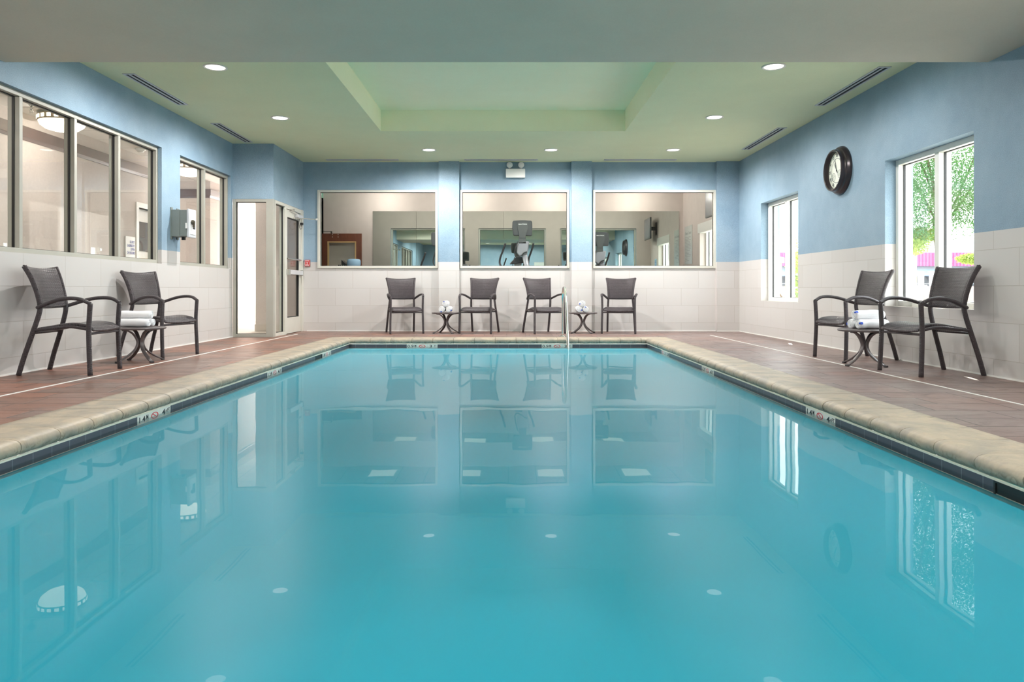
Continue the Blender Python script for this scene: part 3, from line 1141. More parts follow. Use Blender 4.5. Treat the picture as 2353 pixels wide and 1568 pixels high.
# steel grab rail at the far end of the pool
root = thing('pool_handrail', 'polished steel handrail curving from the far deck into the water', 'handrail', (0.86, 11.4, 0))
b = MB()
pts = smooth_path([(-.015, 0, 0), (-.013, -.005, .35), (-.012, -.02, .62), (-.008, -.09, .735), (-.004, -.20, .765), (.0, -.31, .735), (.004, -.40, .62), (.012, -.50, .25), (.02, -.62, -.14), (.025, -.68, -.5)], 8)
b.sweep(pts, circ(.019, 16), (1, 0, 0))
b.build('rail', M['steel'], root)
b = MB(); b.lathe([(.045, 0), (.045, .006), (.03, .014), (.021, .016)], 28, c=(-.015, 0, 0)); b.build('escutcheon', M['steel'], root)


# ------------------------------------------------------------------ ceiling fittings
def downlight(x, y, z, label, group='recessed ceiling downlights', k=1.0, cone=177, blend=.5):
    root = thing('recessed_downlight', label, 'light', (x, y, z), 0, group)
    b = MB()
    prof = [(.118, 0), (.118, -.006), (.110, -.010), (.098, -.008), (.094, .0), (.094, .012)]
    n = 36
    rows = []
    for r, h in prof:
        rows.append([(r * math.cos(2 * PI * i / n), r * math.sin(2 * PI * i / n), h) for i in range(n + 1)])
    b.grid(rows)
    b.build('trim_ring', M['trim_ring'], root)
    b = MB()
    b.lathe([(.093, -.003), (.093, -.0045), (.05, -.0055), (.001, -.006)], 32)
    b.build('lens', M['lamp'], root)
    lamp('lamp_light', (0, 0, -.02), DOWNLIGHT_W * k, (1.0, .965, .94), root, cone, blend)
    return root


DL = [(-2.965, 7.40, 'recessed downlight on the left of the ceiling, nearest the soffit'),
      (-2.99, 9.58, 'recessed downlight on the left of the ceiling, second from the soffit'),
      (-1.276, 11.76, 'recessed downlight at the far end, left of the three in that row'),
      (.69, 11.76, 'recessed downlight at the far end, middle of the three in that row'),
      (2.655, 11.76, 'recessed downlight at the far end, right of the three in that row'),
      (2.69, 9.54, 'recessed downlight on the right of the ceiling, second from the soffit'),
      (2.68, 7.38, 'recessed downlight on the right of the ceiling, nearest the soffit')]
for x, y, l in DL:
    downlight(x, y, CEIL, l, k=.9 if y > 11 else (.32 if x > 0 else .72), cone=174 if y > 11 else 177, blend=.6 if y > 11 else .5)
for x, y in ((-2.97, 3.1), (2.68, 3.1), (-2.97, .9), (2.68, .9), (-1.0, -1.2), (1.0, -1.2)):
    downlight(x, y, CEIL, 'recessed downlight behind the soffit on the %s, %s' % ('left' if x < 0 else 'right', 'nearest the soffit' if y > 2 else ('in the middle' if y > 0 else 'by the front wall')), 'downlights behind the soffit', .6)


def vent(x0, x1, y0, y1, z, label):
    cx, cy = (x0 + x1) / 2, (y0 + y1) / 2
    root = thing('linear_vent', label, 'vent', (cx, cy, z), 0, 'linear ceiling vents')
    L, W = max(x1 - x0, y1 - y0), min(x1 - x0, y1 - y0)
    along_x = (x1 - x0) > (y1 - y0)

    def bx(b, l0, l1, w0, w1, z0, z1):
        if along_x:
            b.box(l0, l1, w0, w1, z0, z1)
        else:
            b.box(w0, w1, l0, l1, z0, z1)
    b = MB()
    t = .022
    bx(b, -L / 2, L / 2, -W / 2, -W / 2 + t, -.008, 0)
    bx(b, -L / 2, L / 2, W / 2 - t, W / 2, -.008, 0)
    bx(b, -L / 2, -L / 2 + t, -W / 2 + t, W / 2 - t, -.008, 0)
    bx(b, L / 2 - t, L / 2, -W / 2 + t, W / 2 - t, -.008, 0)
    b.build('vent_frame', M['alu'], root, merge=False)
    b = MB()
    bx(b, -L / 2 + t, L / 2 - t, -.014, .008, -.007, -.001)
    b.build('blade', M['alu'], root)
    b = MB()
    bx(b, -L / 2 + t, L / 2 - t, -W / 2 + t, W / 2 - t, -.002, -.0005)
    b.build('slot', M['slot'], root)


vent(-4.025, -3.895, 7.62, 8.90, CEIL, 'linear ceiling vent on the left, nearest the soffit')
vent(-4.025, -3.895, 9.88, 11.16, CEIL, 'linear ceiling vent on the left, near the entrance box')
vent(3.74, 3.87, 7.38, 8.93, CEIL, 'linear ceiling vent on the right, nearest the soffit')
vent(3.74, 3.87, 10.15, 11.72, CEIL, 'linear ceiling vent on the right, towards the far corner')
vent(-3.15, -1.90, 12.62, 12.72, CEIL, 'linear ceiling vent at the far wall above the left gym window')
vent(-.76, .51, 12.62, 12.72, CEIL, 'linear ceiling vent at the far wall above the emergency light')
vent(1.66, 2.91, 12.62, 12.72, CEIL, 'linear ceiling vent at the far wall above the right gym window')

# ------------------------------------------------------------------ wall fittings
root = thing('emergency_light', 'white emergency light with two round lamp heads, high on the far wall', 'emergency light', (.125, 12.90, 2.70))
b = MB(); b.box(-.17, .17, -.09, 0, 0, .155); b.build('housing', M['white_plastic'], root, bevel=.008)
for sx in (-.10, .10):
    h = MB()
    a = -.35 if sx < 0 else .35
    R = Matrix.Rotation(a * .5, 3, 'Z') @ Matrix.Rotation(.15, 3, 'X')
    prof = [(.012, .05), (.035, .045), (.050, .02), (.052, -.015), (.049, -.024), (.040, -.018), (.036, -.022), (.001, -.026)]
    hm = MB(); hm.lathe(prof, 28, axis=1)
    vv = [Vector((sx, -.06, .225)) + R @ Vector(p) for p in hm.v]
    h.add(vv, hm.f, 0, True)
    lh = h.build('lamp_head', M['white_plastic'], root)
    s_ = MB(); s_.lathe([(.008, .15), (.008, .19)], 12, c=(sx, -.05, 0)); s_.build('bracket', M['alu'], lh)

root = thing('fire_alarm_pull', 'small red fire alarm pull station beside the glass door', 'fire alarm', (-3.535, 12.90, 1.14))
b = MB(); b.box(-.047, .047, -.02, 0, 0, .12); b.build('back_box', M['boxgrey'], root, bevel=.003)
b = MB(); b.box(-.045, .045, -.052, -.02, .002, .118); b.build('cover', M['red'], root, bevel=.006)
b = MB()
b.box(-.036, .036, -.0535, -.052, .098, .106)
b.box(-.034, .034, -.0535, -.052, .012, .019)
for (x0, x1, z0, z1) in ((-.038, .038, .080, .084), (-.038, .038, .026, .030), (-.038, -.034, .026, .084), (.034, .038, .026, .084), (-.014, .014, .066, .072), (-.004, .004, .044, .068), (-.018, .018, .036, .042)):
    b.box(x0, x1, -.0535, -.052, z0, z1)
b.build('white_markings', M['letter_white'], root, merge=False)

# timer box on the left wall
root = thing('timer_box', 'grey plastic timer box standing out from the blue left wall between two windows', 'timer box', (XL, 9.30, 1.40))
b = MB(); b.box(0, .115, -.10, .10, .0, .34); b.build('box_body', M['boxgrey'], root, bevel=.006)
b = MB(); b.box(.115, .205, -.098, .098, .004, .336); b.build('front_body', M['boxgrey'], root, bevel=.006)
b = MB(); b.box(.205, .235, -.11, .11, -.012, .352)
fc = b.build('cover', M['boxface'], root, bevel=.01)
b = MB(); b.box(.235, .240, -.075, .085, .03, .31); b.build('inset_panel', M['white_plastic'], fc, bevel=.002)
b = MB(); b.lathe([(.026, .240), (.030, .25), (.028, .268), (.001, .272)], 24, axis=0, c=(0, -.04, .185)); b.box(.255, .28, -.052, -.028, .12, .20)
b.build('knob', M['knob'], root, merge=False)
b = MB(); b.box(.240, .2415, .005, .06, .165, .20); b.box(.240, .2415, -.01, .06, .10, .15); b.build('dark_label', M['black_ink'], fc, merge=False)
b = MB(); b.box(0, .012, -.11, -.06, -.03, .37); b.box(0, .012, .06, .11, -.03, .37); b.build('mounting_flange', M['boxgrey'], root, merge=False)
b = MB(); b.box(.10, .14, -.02, .02, -.04, 0); b.build('conduit_fitting', M['black_plastic'], root, bevel=.004)
b = MB(); b.box(.19, .212, -.115, -.10, .10, .17); b.build('latch', M['white_plastic'], root, bevel=.003)

# round clock on the right wall, built facing -x
root = thing('wall_clock', 'large round clock in a dark bronze frame, high on the right wall', 'clock', (XR, 8.90, 2.18))
R0 = .295
b = MB()
prof = [(R0 * .60, 0.0), (R0, 0.0), (R0, -.012), (R0 * .985, -.028), (R0 * .95, -.036), (R0 * .94, -.046), (R0 * .90, -.056), (R0 * .86, -.060), (R0 * .85, -.086), (R0 * .86, -.098), (R0 * .84, -.110),
        (R0 * .80, -.112), (R0 * .775, -.104), (R0 * .77, -.060), (R0 * .76, -.050)]
n = 72
rows = [[(h, r * math.cos(2 * PI * i / n), r * math.sin(2 * PI * i / n)) for i in range(n + 1)] for r, h in prof]
b.grid(rows); b.build('frame', M['clock_frame'], root)
RF = R0 * .77
b = MB(); b.lathe([(RF, -.045), (RF, -.050), (.001, -.050)], 64, axis=0, smooth=False); dial = b.build('dial', M['clock_face'], root)


def ring(b, cy, cz, r0, r1, x, n=48):
    v = []
    for i in range(n):
        a = 2 * PI * i / n
        for r in (r0, r1):
            v.append((x, cy + r * math.cos(a), cz + r * math.sin(a)))
    b.add(v, [(2 * i, 2 * i + 1, (2 * i + 3) % (2 * n), (2 * i + 2) % (2 * n)) for i in range(n)])


b = MB(); ring(b, 0, 0, RF * .63, RF * .66, -.0512); b.build('minute_ring', M['clock_ink'], dial)
rom = ['XII', 'I', 'II', 'III', 'IV', 'V', 'VI', 'VII', 'VIII', 'IX', 'X', 'XI']
for i, r_ in enumerate(rom):
    a = PI / 2 - 2 * PI * i / 12         # clockwise seen from the room; text right is -y
    ux, uz = math.cos(a), math.sin(a)
    up = Vector((0, -ux, uz))
    right = Vector((0, -uz, -ux))
    pos = Vector((-.0515, -ux * RF * .81, uz * RF * .81))
    text_obj('roman_numeral', r_, .055, M['clock_ink'], pos, axes(right, up, (-1, 0, 0)), dial, .0006, 0.8, 1.0)
for (cy, cz) in ((.085, -.07), (-.075, -.05)):
    b = MB(); ring(b, cy, cz, .044, .050, -.0514, 32); ring(b, cy, cz, .026, .028, -.0514, 24)
    b.obox((-.0516, cy, cz), (.0008, .004, .05), Matrix.Rotation(.7, 3, 'X'))
    b.build('small_dial', M['clock_ink'], dial, merge=False)
b = MB()
for ln, wd, ang in ((.125, .010, math.radians(-32)), (.165, .007, math.radians(-20))):
    R = Matrix.Rotation(ang, 3, 'X')
    b.add([Vector((-.054, 0, 0)) + R @ Vector((0, y, z)) for y, z in ((-wd / 2, -.035), (wd / 2, -.035), (wd, ln * .6), (0, ln), (-wd, ln * .6))], [(0, 1, 2, 3, 4)])
b.lathe([(.010, -.0515), (.010, -.058), (.001, -.059)], 16, axis=0)
b.build('clock_hands', M['clock_ink'], root, merge=False)


# ------------------------------------------------------------------ wicker armchairs
def slab(fn, thick, nu=14, nv=14):
    """closed slab below/behind fn(s,t) -> (point, normal dir)"""
    b = MB()
    A, B = [], []
    for j in range(nv + 1):
        ra, rb = [], []
        for i in range(nu + 1):
            s, t = -1 + 2 * i / nu, j / nv
            p, nrm = fn(s, t)
            e = min(1 - abs(s), 1.0) * nu / 2
            f = min(t, 1 - t) * nv
            k = 1.0 if (e > .9 and f > .9) else .55
            ra.append(Vector(p) + Vector(nrm) * thick / 2 * k)
            rb.append(Vector(p) - Vector(nrm) * thick / 2 * k)
        A.append(ra); B.append(rb)
    b.grid(A); b.grid(B)
    for row in (0, nv):
        b.grid([A[row], B[row]])
    for c in (0, nu):
        b.grid([[r[c] for r in A], [r[c] for r in B]])
    return b


def make_chair():
    root = thing('wicker_armchair', 'x', 'chair')

    def seat(s, t):
        y = .175 - t * .475
        w = .205 + .04 * t
        z = .392 + .036 * math.sin(PI * min(1, t * 1.0) ** 1.4) * (1 - .15 * s * s) + .012 * t
        if t > .9:
            z -= (t - .9) * .22
        z -= .012 * (1 - s * s)
        return (s * w, y, z), (0, 0, 1)
    slab(seat, .036, 16, 18).build('seat', M['weave_seat'], root)

    def back(s, t):
        w = .197 + .012 * t + .042 * t ** 2.4
        z = .570 + .368 * t - .020 * (1 - s * s) * t - .004 * (1 - s * s) * (1 - t)
        y = .150 + .030 * t + .085 * t * t + .028 * (1 - s * s)
        return (s * w, y, z), (0, -1, .3)
    slab(back, .026, 16, 18).build('backrest', M['weave_back'], root)
    for sx in (-1, 1):
        b = MB()
        pts = smooth_path([(sx * .238, .312, 0), (sx * .232, .268, .16), (sx * .222, .205, .36), (sx * .210, .160, .52), (sx * .205, .156, .60), (sx * .212, .180, .72), (sx * .227, .220, .84), (sx * .246, .262, .930)])
        b.sweep(pts, circ(.0175, 12, .021), (1, 0, 0))
        b.build('leg', M['weave_leg'], root)
        b = MB()
        pts = smooth_path([(sx * .275, -.292, 0), (sx * .272, -.284, .18), (sx * .268, -.278, .38), (sx * .268, -.284, .52), (sx * .270, -.290, .612)])
        b.sweep(pts, circ(.0175, 12, .021), (1, 0, 0))
        b.build('leg', M['weave_leg'], root)
        b = MB()
        pts = smooth_path([(sx * .214, .170, .575), (sx * .236, .10, .600), (sx * .268, -.02, .640), (sx * .286, -.13, .655), (sx * .284, -.22, .645), (sx * .270, -.292, .608)])
        b.sweep(pts, circ(.020, 12, .0165), (1, 0, 0))
        b.build('arm', M['weave_arm'], root)
        b = MB()
        pts = smooth_path([(sx * .220, .190, .380), (sx * .238, .05, .396), (sx * .252, -.12, .412), (sx * .262, -.272, .390)])
        b.sweep(pts, circ(.013, 10), (1, 0, 0))
        b.build('seat_rail', M['weave_arm'], root)
    b = MB()
    b.sweep([(-.262, -.282, .352), (.262, -.282, .352)], circ(.0105, 10), (0, 0, 1))
    b.build('stretcher', M['weave_seat'], root)
    b = MB()
    b.sweep([(-.222, .205, .358), (.222, .205, .358)], circ(.0105, 10), (0, 0, 1))
    b.build('stretcher', M['weave_seat'], root)
    return root


D = math.radians
CH = [(-3.86, 6.46, 90 + 4, 'brown wicker armchair nearest the camera against the left tiled wall', 'armchairs along the left wall'),
      (-3.87, 8.08, 90 - 15, 'brown wicker armchair behind the towel table on the left, second along the left wall', 'armchairs along the left wall'),
      (-1.77, 12.36, 19, 'brown wicker armchair leftmost in the far row, below the left gym window', 'armchairs along the far wall'),
      (-.475, 12.36, -15, 'brown wicker armchair second from left in the far row, right of the towel table', 'armchairs along the far wall'),
      (.585, 12.36, 21, 'brown wicker armchair third from left in the far row, partly behind the steel handrail', 'armchairs along the far wall'),
      (1.885, 12.36, -13, 'brown wicker armchair rightmost in the far row, right of a towel table', 'armchairs along the far wall'),
      (3.69, 6.39, -90 + 7, 'brown wicker armchair nearest the camera on the right, in front of the window', 'armchairs along the right wall'),
      (3.67, 7.74, -90 + 9, 'brown wicker armchair on the right, left of the towel table, by the window edge', 'armchairs along the right wall')]
proto = make_chair()
for i, (x, y, a, l, g) in enumerate(CH):
    o = proto if i == 0 else copy_tree(proto)
    o.location = (x, y, 0)
    o.rotation_euler = (0, 0, D(a))
    o['label'] = l
    o['group'] = g


# ------------------------------------------------------------------ side tables
def make_table():
    root = thing('side_table', 'x', 'table')
    b = MB()
    b.lathe([(.001, .326), (.20, .326), (.236, .330), (.242, .337), (.242, .345), (.238, .350), (.228, .352), (.001, .351)], 56)
    b.build('tabletop', M['table'], root)
    for k in range(4):
        a = PI / 4 + k * PI / 2
        c, s = math.cos(a), math.sin(a)
        P = smooth_path([(.175, .322), (.13, .318), (.075, .285), (.035, .225), (.030, .175), (.062, .115), (.145, .05), (.225, .012)], 5)
        P = smooth_path([Vector((c * r, s * r, z)) for r, z in [(.175, .322), (.13, .318), (.075, .285), (.035, .225), (.030, .175), (.062, .115), (.145, .052), (.222, .014)]], 5)
        b = MB()
        b.sweep(P, rrect(.036, .012), (-s, c, 0))
        lg = b.build('leg', M['table'], root)
        b = MB()
        R = Matrix.Rotation(a, 3, 'Z')
        b.obox((c * .232, s * .232, .009), (.024, .040, .018), R)
        b.build('foot_cap', M['table_dark'], lg, bevel=.004)
    return root


TB = [(-3.735, 7.42, 8, 'round taupe side table with stacked towels between the left wall chairs', 'low round side tables'),
      (-1.045, 12.30, -14, 'round taupe side table with towels in the far row, before the left pilaster', 'low round side tables'),
      (1.255, 12.30, -14, 'round taupe side table with towels in the far row, right of the handrail', 'low round side tables'),
      (3.435, 7.05, -20, 'round taupe side table with stacked towels between the right wall chairs', 'low round side tables')]
tproto = make_table()
for i, (x, y, a, l, g) in enumerate(TB):
    o = tproto if i == 0 else copy_tree(tproto)
    o.location = (x, y, 0)
    o.rotation_euler = (0, 0, D(a))
    o['label'] = l
    o['group'] = g


# ------------------------------------------------------------------ rolled towels
def make_towel(L, R, seed, stripe=True):
    rnd = random.Random(seed)
    root = thing('rolled_towel', 'x', 'towel')
    b = MB()
    n, m_ = 48, 16
    ph = [rnd.uniform(0, 6.28) for _ in range(4)]

    def rad(th, y):
        e = 1 - .13 * (abs(y) / (L / 2)) ** 8 + .05 * math.sin(y * 17 + ph[3])
        return R * e * (1 + .035 * math.sin(2 * th + ph[0] + y * 9) + .015 * math.sin(y * 40 + ph[1]) + .012 * math.sin(3 * th + ph[2]))
    rows = []
    for j in range(m_ + 1):
        y = -L / 2 + L * j / m_
        rows.append([(rad(2 * PI * i / n, y) * math.cos(2 * PI * i / n), y, rad(2 * PI * i / n, y) * .95 * math.sin(2 * PI * i / n)) for i in range(n + 1)])
    b.grid(rows)
    for sgn in (-1, 1):
        rr = []
        for q in range(15):
            k = 1 - q / 14
            row = []
            for i in range(n + 1):
                th = 2 * PI * i / n
                r = rad(th, sgn * L / 2) * k
                w = .5 - .5 * math.cos(2 * PI * (k * 3.0 - th / (2 * PI) * sgn))
                dep = 0 if q == 0 else (-.010 * w ** 2 + .006 * (1 - k))
                row.append((r * math.cos(th), sgn * (L / 2 + dep), r * .95 * math.sin(th)))
            rr.append(row)
        b.grid(rr)
    b.build('towel_roll', M['towel'], root)
    b = MB()
    a0 = ph[3]
    rows = []
    for q in range(5):
        th = a0 + q * .12
        rows.append([(R * k * math.cos(th), -L / 2 - .004 - (.006 if k < .95 else 0), R * .95 * k * math.sin(th)) for k in (.62, .8, .97)])
    b.grid(rows)
    rows2 = [[(R * 1.03 * math.cos(a0 + q * .12), yy, R * .985 * math.sin(a0 + q * .12)) for yy in (-L / 2 - .004, -L / 2 + .02)] for q in range(5)]
    b.grid(rows2)
    if stripe:
        b.build('blue_stripe', M['towel_blue'], root)
    return root


def towels(cx, cy, rz, R, L, names, seed, group, sep=1.10):
    z0 = .3555
    c, s = math.cos(D(rz)), math.sin(D(rz))
    for i, (dx, dz, l) in enumerate(((-R * 1.0 * sep, R * .95, names[0]), (R * 1.0 * sep, R * .95, names[1]), (0, R * 2.72, names[2]))):
        t = make_towel(L, R, seed + i, seed > 15)
        t.location = (cx + dx * c, cy + dx * s, z0 + dz)
        t.rotation_euler = (0, 0, D(rz) + random.uniform(-.05, .05))
        t['label'] = l
        t['group'] = group


towels(-3.77, 7.41, 90, .044, .31, ('rolled white towel on the left wall table, front bottom one', 'rolled white towel on the left wall table, rear bottom one', 'rolled white towel lying on top of the pile on the left wall table'), 11, 'towels on the left table')
towels(3.47, 7.05, -78, .048, .31, ('rolled white towel on the right wall table, rear bottom one', 'rolled white towel on the right wall table, front bottom one', 'rolled white towel lying on top of the pile on the right wall table'), 21, 'towels on the right table')
towels(-1.045, 12.28, 0, .052, .27, ('rolled white towel, bottom left of the pile on the far table left of the handrail', 'rolled white towel, bottom right of the pile on the far table left of the handrail', 'rolled white towel crowning the pile on the far table left of the handrail'), 31, 'towels on the far left table')
towels(1.235, 12.28, 0, .052, .27, ('rolled white towel, bottom left of the pile on the far table right of the handrail', 'rolled white towel, bottom right of the pile on the far table right of the handrail', 'rolled white towel crowning the pile on the far table right of the handrail'), 41, 'towels on the far right table')

# ------------------------------------------------------------------ corridor behind the left wall
CX = -5.83
b = MB(); b.box(-9, XL, YN - .2, 20.2, -.1, -.0005); b.box(-9, XL, YN - .2, 20.2, -.101, -.1)
b = MB()
b.add([(-9.2, YN - .2, -.002), (XL + .0, YN - .2, -.002), (XL, 20.2, -.002), (-9.2, 20.2, -.002)], [(0, 1, 2, 3)])
b.add([(XL, 11.37, .0005), (-3.72, 11.37, .0005), (-3.72, 12.9, .0005), (XL, 12.9, .0005)], [(0, 1, 2, 3)])
tag(b.build('floor_corridor', M['carpet'], merge=False), kind='structure')
b = MB()
b.box(-9.2, XL - .17, YN - .2, 20.2, 2.86, 2.95)
b.box(XL - .17, -3.72, 11.37, 12.90, 2.86, 2.95)
tag(b.build('ceiling_corridor', M['ceiling_grid'], merge=False), kind='structure')
WPM = [M['wallpaper'], M['wallpaper'], M['wallpaper']]
wall('wall_corridor', 0, CX, CX - .12, YN, 12.6, 0, 2.86, [(11.50, 12.35, -1, 2.03)], split=None, mats=WPM)
wall('wall_corridor_far', 0, CX, CX - .12, 14.3, 20.2, 0, 2.86, split=None, mats=WPM)
wall('wall_lobby', 1, 14.3, 14.42, -9.2, CX - .12, 0, 2.86, split=None, mats=WPM)
wall('wall_lobby_left', 0, -9.1, -9.2, 9.0, 14.3, 0, 2.86, split=None, mats=WPM)
wall('wall_lobby_near', 1, 9.0, 8.9, -9.2, CX - .12, 0, 2.86, split=None, mats=WPM)
wall('wall_corridor_end', 1, 20.0, 20.2, CX - .2, XL, 0, 2.86, split=None, mats=[M['cream']] * 3)
wall('wall_corridor_front', 1, YN, YN - .2, CX - .2, XL, 0, 2.86, split=None, mats=[M['cream']] * 3)
wall('wall_vestibule', 1, 12.90, 13.05, -4.46, -3.62, 0, 2.86, split=None, mats=WPM)
wall('wall_corridor_right', 0, -4.46, -4.30, 13.05, 20.2, 0, 2.86, split=None, mats=[M['cream']] * 3)
b = MB(); b.box(-4.47, -3.72, 12.885, 12.90, 0, .12); tag(b.build('baseboard_vestibule', M['carpet']), kind='structure')
b = MB()
CP = [(0, 2.53), (.012, 2.53), (.018, 2.56), (.026, 2.57), (.030, 2.66), (.032, 2.695), (0, 2.695)]
b.prism([(CX + p, z) for p, z in CP], 1, YN, 12.6)
b.prism([(CX + p, z) for p, z in CP], 1, 14.25, 20.0)
b.prism([(14.3 - p, z) for p, z in CP], 0, -9.1, CX)
tag(b.build('trim_13', M['crown'], merge=False), kind='structure')

dr = struct('door_2')
b = MB()
for (a, c, d, e) in ((11.44, 11.52, 0, 2.03), (12.33, 12.41, 0, 2.03), (11.44, 12.41, 2.03, 2.11)):
    b.box(CX - .13, CX + .015, a, c, d, e)
b.build('door_frame', M['white'], dr, bevel=.004, merge=False)
b = MB(); b.box(CX - .10, CX - .06, 11.525, 12.325, 0.01, 2.02); lf = b.build('door_leaf', M['white'], dr)
b = MB(); b.box(CX - .062, CX - .05, 11.62, 12.2, 1.35, 1.82); b.build('vision_panel', M['screen'], dr)
b = MB(); b.box(CX - .062, CX - .045, 11.6, 12.25, 1.20, 1.24); b.build('push_rail', M['maple'], dr)


def bowl_light(x, y, label):
    root = thing('bowl_ceiling_light', label, 'ceiling light', (x, y, 2.86), 0, 'corridor ceiling lights')
    b = MB(); b.lathe([(.16, 0), (.16, -.02), (.255, -.03), (.262, -.035), (.262, -.10), (.255, -.105)], 44); b.build('band', M['bronze'], root)
    b = MB(); b.lathe([(.254, -.102), (.235, -.145), (.18, -.185), (.10, -.208), (.001, -.215)], 44); b.build('bowl', M['lamp_soft'], root)
    for i in range(20):
        a = 2 * PI * i / 20
        b = MB(); b.obox((.262 * math.cos(a), .262 * math.sin(a), -.068), (.006, .045, .042), Matrix.Rotation(a, 3, 'Z'))
        b.build('lit_square', M['lamp_soft'], root)
    lamp('lamp_light', (.33, 0, -.42), CORRIDOR_W, (1.0, .93, .88), root)
    return root


x0_ = -5.40
bowl_light(x0_, 8.85, 'lit bowl ceiling light in the corridor, behind the large left window')
bowl_light(x0_, 12.35, 'lit bowl ceiling light in the corridor, behind the small left window')
for yy in (1.2, 5.0):
    bowl_light(x0_, yy, 'lit bowl ceiling light in the corridor outside the frame, %s' % ('farther from the front wall' if yy > 3 else 'near the front wall'))
area('corridor_end_fill', (-5.1, 19.8, 1.5), 1.2, 520, (1, .97, .95), (0, -1, 0), 2.4)  # area light added to blow out the corridor's end; no window there
area('lobby_area_light', (-8.9, 12.6, 1.5), 2.4, 60, (1, .97, .95), (1, 0, 0), 2.2)  # area light facing the corridor; the wall behind it has no window


def sprinkler(x, y, label):
    root = thing('fire_sprinkler', label, 'sprinkler', (x, y, 2.86), 0, 'corridor sprinkler heads')
    b = MB(); b.lathe([(.045, 0), (.04, -.02), (.02, -.05)], 20); b.build('escutcheon', M['chrome'], root)
    b = MB(); b.lathe([(.012, -.05), (.014, -.09), (.006, -.10)], 12)
    b.sweep(smooth_path([(-.014, 0, -.075), (-.022, 0, -.10), (-.010, 0, -.125)]), circ(.003, 6), (0, 1, 0))
    b.sweep(smooth_path([(.014, 0, -.075), (.022, 0, -.10), (.010, 0, -.125)]), circ(.003, 6), (0, 1, 0))
    b.lathe([(.020, -.126), (.020, -.129), (.001, -.130)], 16)
    b.build('sprinkler_head', M['chrome'], root, merge=False)


sprinkler(-5.40, 8.28, 'chrome sprinkler head in the corridor, left of the bowl light in the large window')
sprinkler(-5.42, 12.85, 'chrome sprinkler head in the corridor, seen through the small left window')
root = thing('smoke_detector', 'white round smoke detector on the corridor ceiling', 'smoke detector', (-5.55, 11.03, 2.86))
b = MB(); b.lathe([(.075, 0), (.075, -.015), (.065, -.03)], 28); b.build('base', M['white_plastic'], root)
b = MB(); b.lathe([(.045, -.03), (.042, -.05), (.001, -.055)], 24); b.build('sensor_cap', M['white_plastic'], root)
vr = thing('ceiling_grille', 'small square grille on the corridor ceiling', 'vent', (-5.35, 9.75, 2.86))
b = MB(); b.box(-.15, .15, -.15, .15, -.008, 0); gf = b.build('grille_frame', M['boxgrey'], vr)
b = MB()
for i in range(6):
    b.box(-.13, .13, -.125 + i * .045, -.10 + i * .045, -.014, -.008)
b.build('grille_slats', M['white'], gf, merge=False)

root = thing('laundry_sign', 'white corridor sign with blue lettering beside the laundry door', 'sign', (CX, 11.26, 1.38))
b = MB(); b.box(0, .012, -.14, .14, -.17, .17); pl = b.build('sign_panel', M['white_plastic'], root, bevel=.002)
for i, tx in enumerate(('GUEST', 'LAUNDRY', 'OPEN', '24 HOURS')):
    text_obj('lettering', tx, .058, M['blue_ink'], Vector((.0125, .125, .085 - i * .056)), ON_LEFT, pl, .0008, .82, 1, 'RIGHT')

# ------------------------------------------------------------------ gym behind the far wall
GX0, GX1, GY1, GH = -4.30, 4.06, 17.0, 3.12
b = MB()
b.add([(GX0, 12.9, -.001), (GX1, 12.9, -.001), (GX1, GY1, -.001), (GX0, GY1, -.001)], [(0, 1, 2, 3)])
tag(b.build('floor_gym', M['gymfloor']), kind='structure')
b = MB(); b.box(GX0, GX1, 13.05, GY1, GH, GH + .08); tag(b.build('ceiling_gym', M['ceiling_grid']), kind='structure')
CM = [M['cream']] * 3
wall('wall_gym_back', 1, GY1, GY1 + .15, GX0 - .1, GX1 + .3, 0, GH + .1, split=None, mats=CM)
wall('wall_gym_left', 0, GX0, GX0 - .12, 13.05, GY1, 0, GH + .1, split=None, mats=[paint_material('teal_accent_paint', lin(140, 190, 172), lin(134, 184, 166), .02)] * 3)
WG = (14.2, 15.5, .7, 2.11)
wall('wall_gym_right', 0, GX1, GX1 + .29, 13.05, GY1, 0, GH + .1, [WG], split=None, mats=CM)
window('window_13', 0, 4.18, 4.30, WG[0], WG[1], WG[2], WG[3], (14.85,), .055, M['wframe'], M['glass'])
# gym side of the wall between the rooms is cream above and below the windows
wall('wall_gym_front', 1, 13.06, 13.052, GX0, GX1, 0, GH + .1, BW, split=None, mats=CM)
b = MB(); b.box(4.04, 4.16, 14.1, 15.6, 1.93, 2.13); tag(b.build('window_blind', M['white']), 'white roller blind cassette above the gym window', 'blind')

mr_ = thing('wall_mirror', 'wide frameless gym mirror on the wall beyond the far windows, in butted panels', 'mirror', (0, GY1, .55))
for (x0, x1) in ((-3.15, -2.142), (-2.138, -.112), (-.108, 1.918), (1.922, 3.97)):
    b = MB(); b.box(x0, x1, -.012, -.004, 0, 2.01); b.build('mirror_panel', M['mirror'], mr_)


def panel_light(x, y):
    lab = 'square lit gym ceiling panel, %s row, %s' % ('near' if y < 15 else 'far', {-2.8: 'leftmost', -.9: 'second from left', .94: 'third from left', 2.84: 'rightmost'}[x])
    root = thing('ceiling_panel_light', lab, 'light', (x, y, GH), 0, 'gym ceiling panel lights')
    b = MB(); b.box(-.31, .31, -.31, .31, -.012, 0); b.build('frame', M['white'], root)
    b = MB(); b.box(-.28, .28, -.28, .28, -.016, -.012); b.build('diffuser', M['lamp_panel'], root)
    lamp('lamp_light', (0, 0, -.30), GYM_W, (1, .93, .86), root)


for x in (-2.8, -.9, .94, 2.84):
    for y in (14.1, 16.3):
        panel_light(x, y)


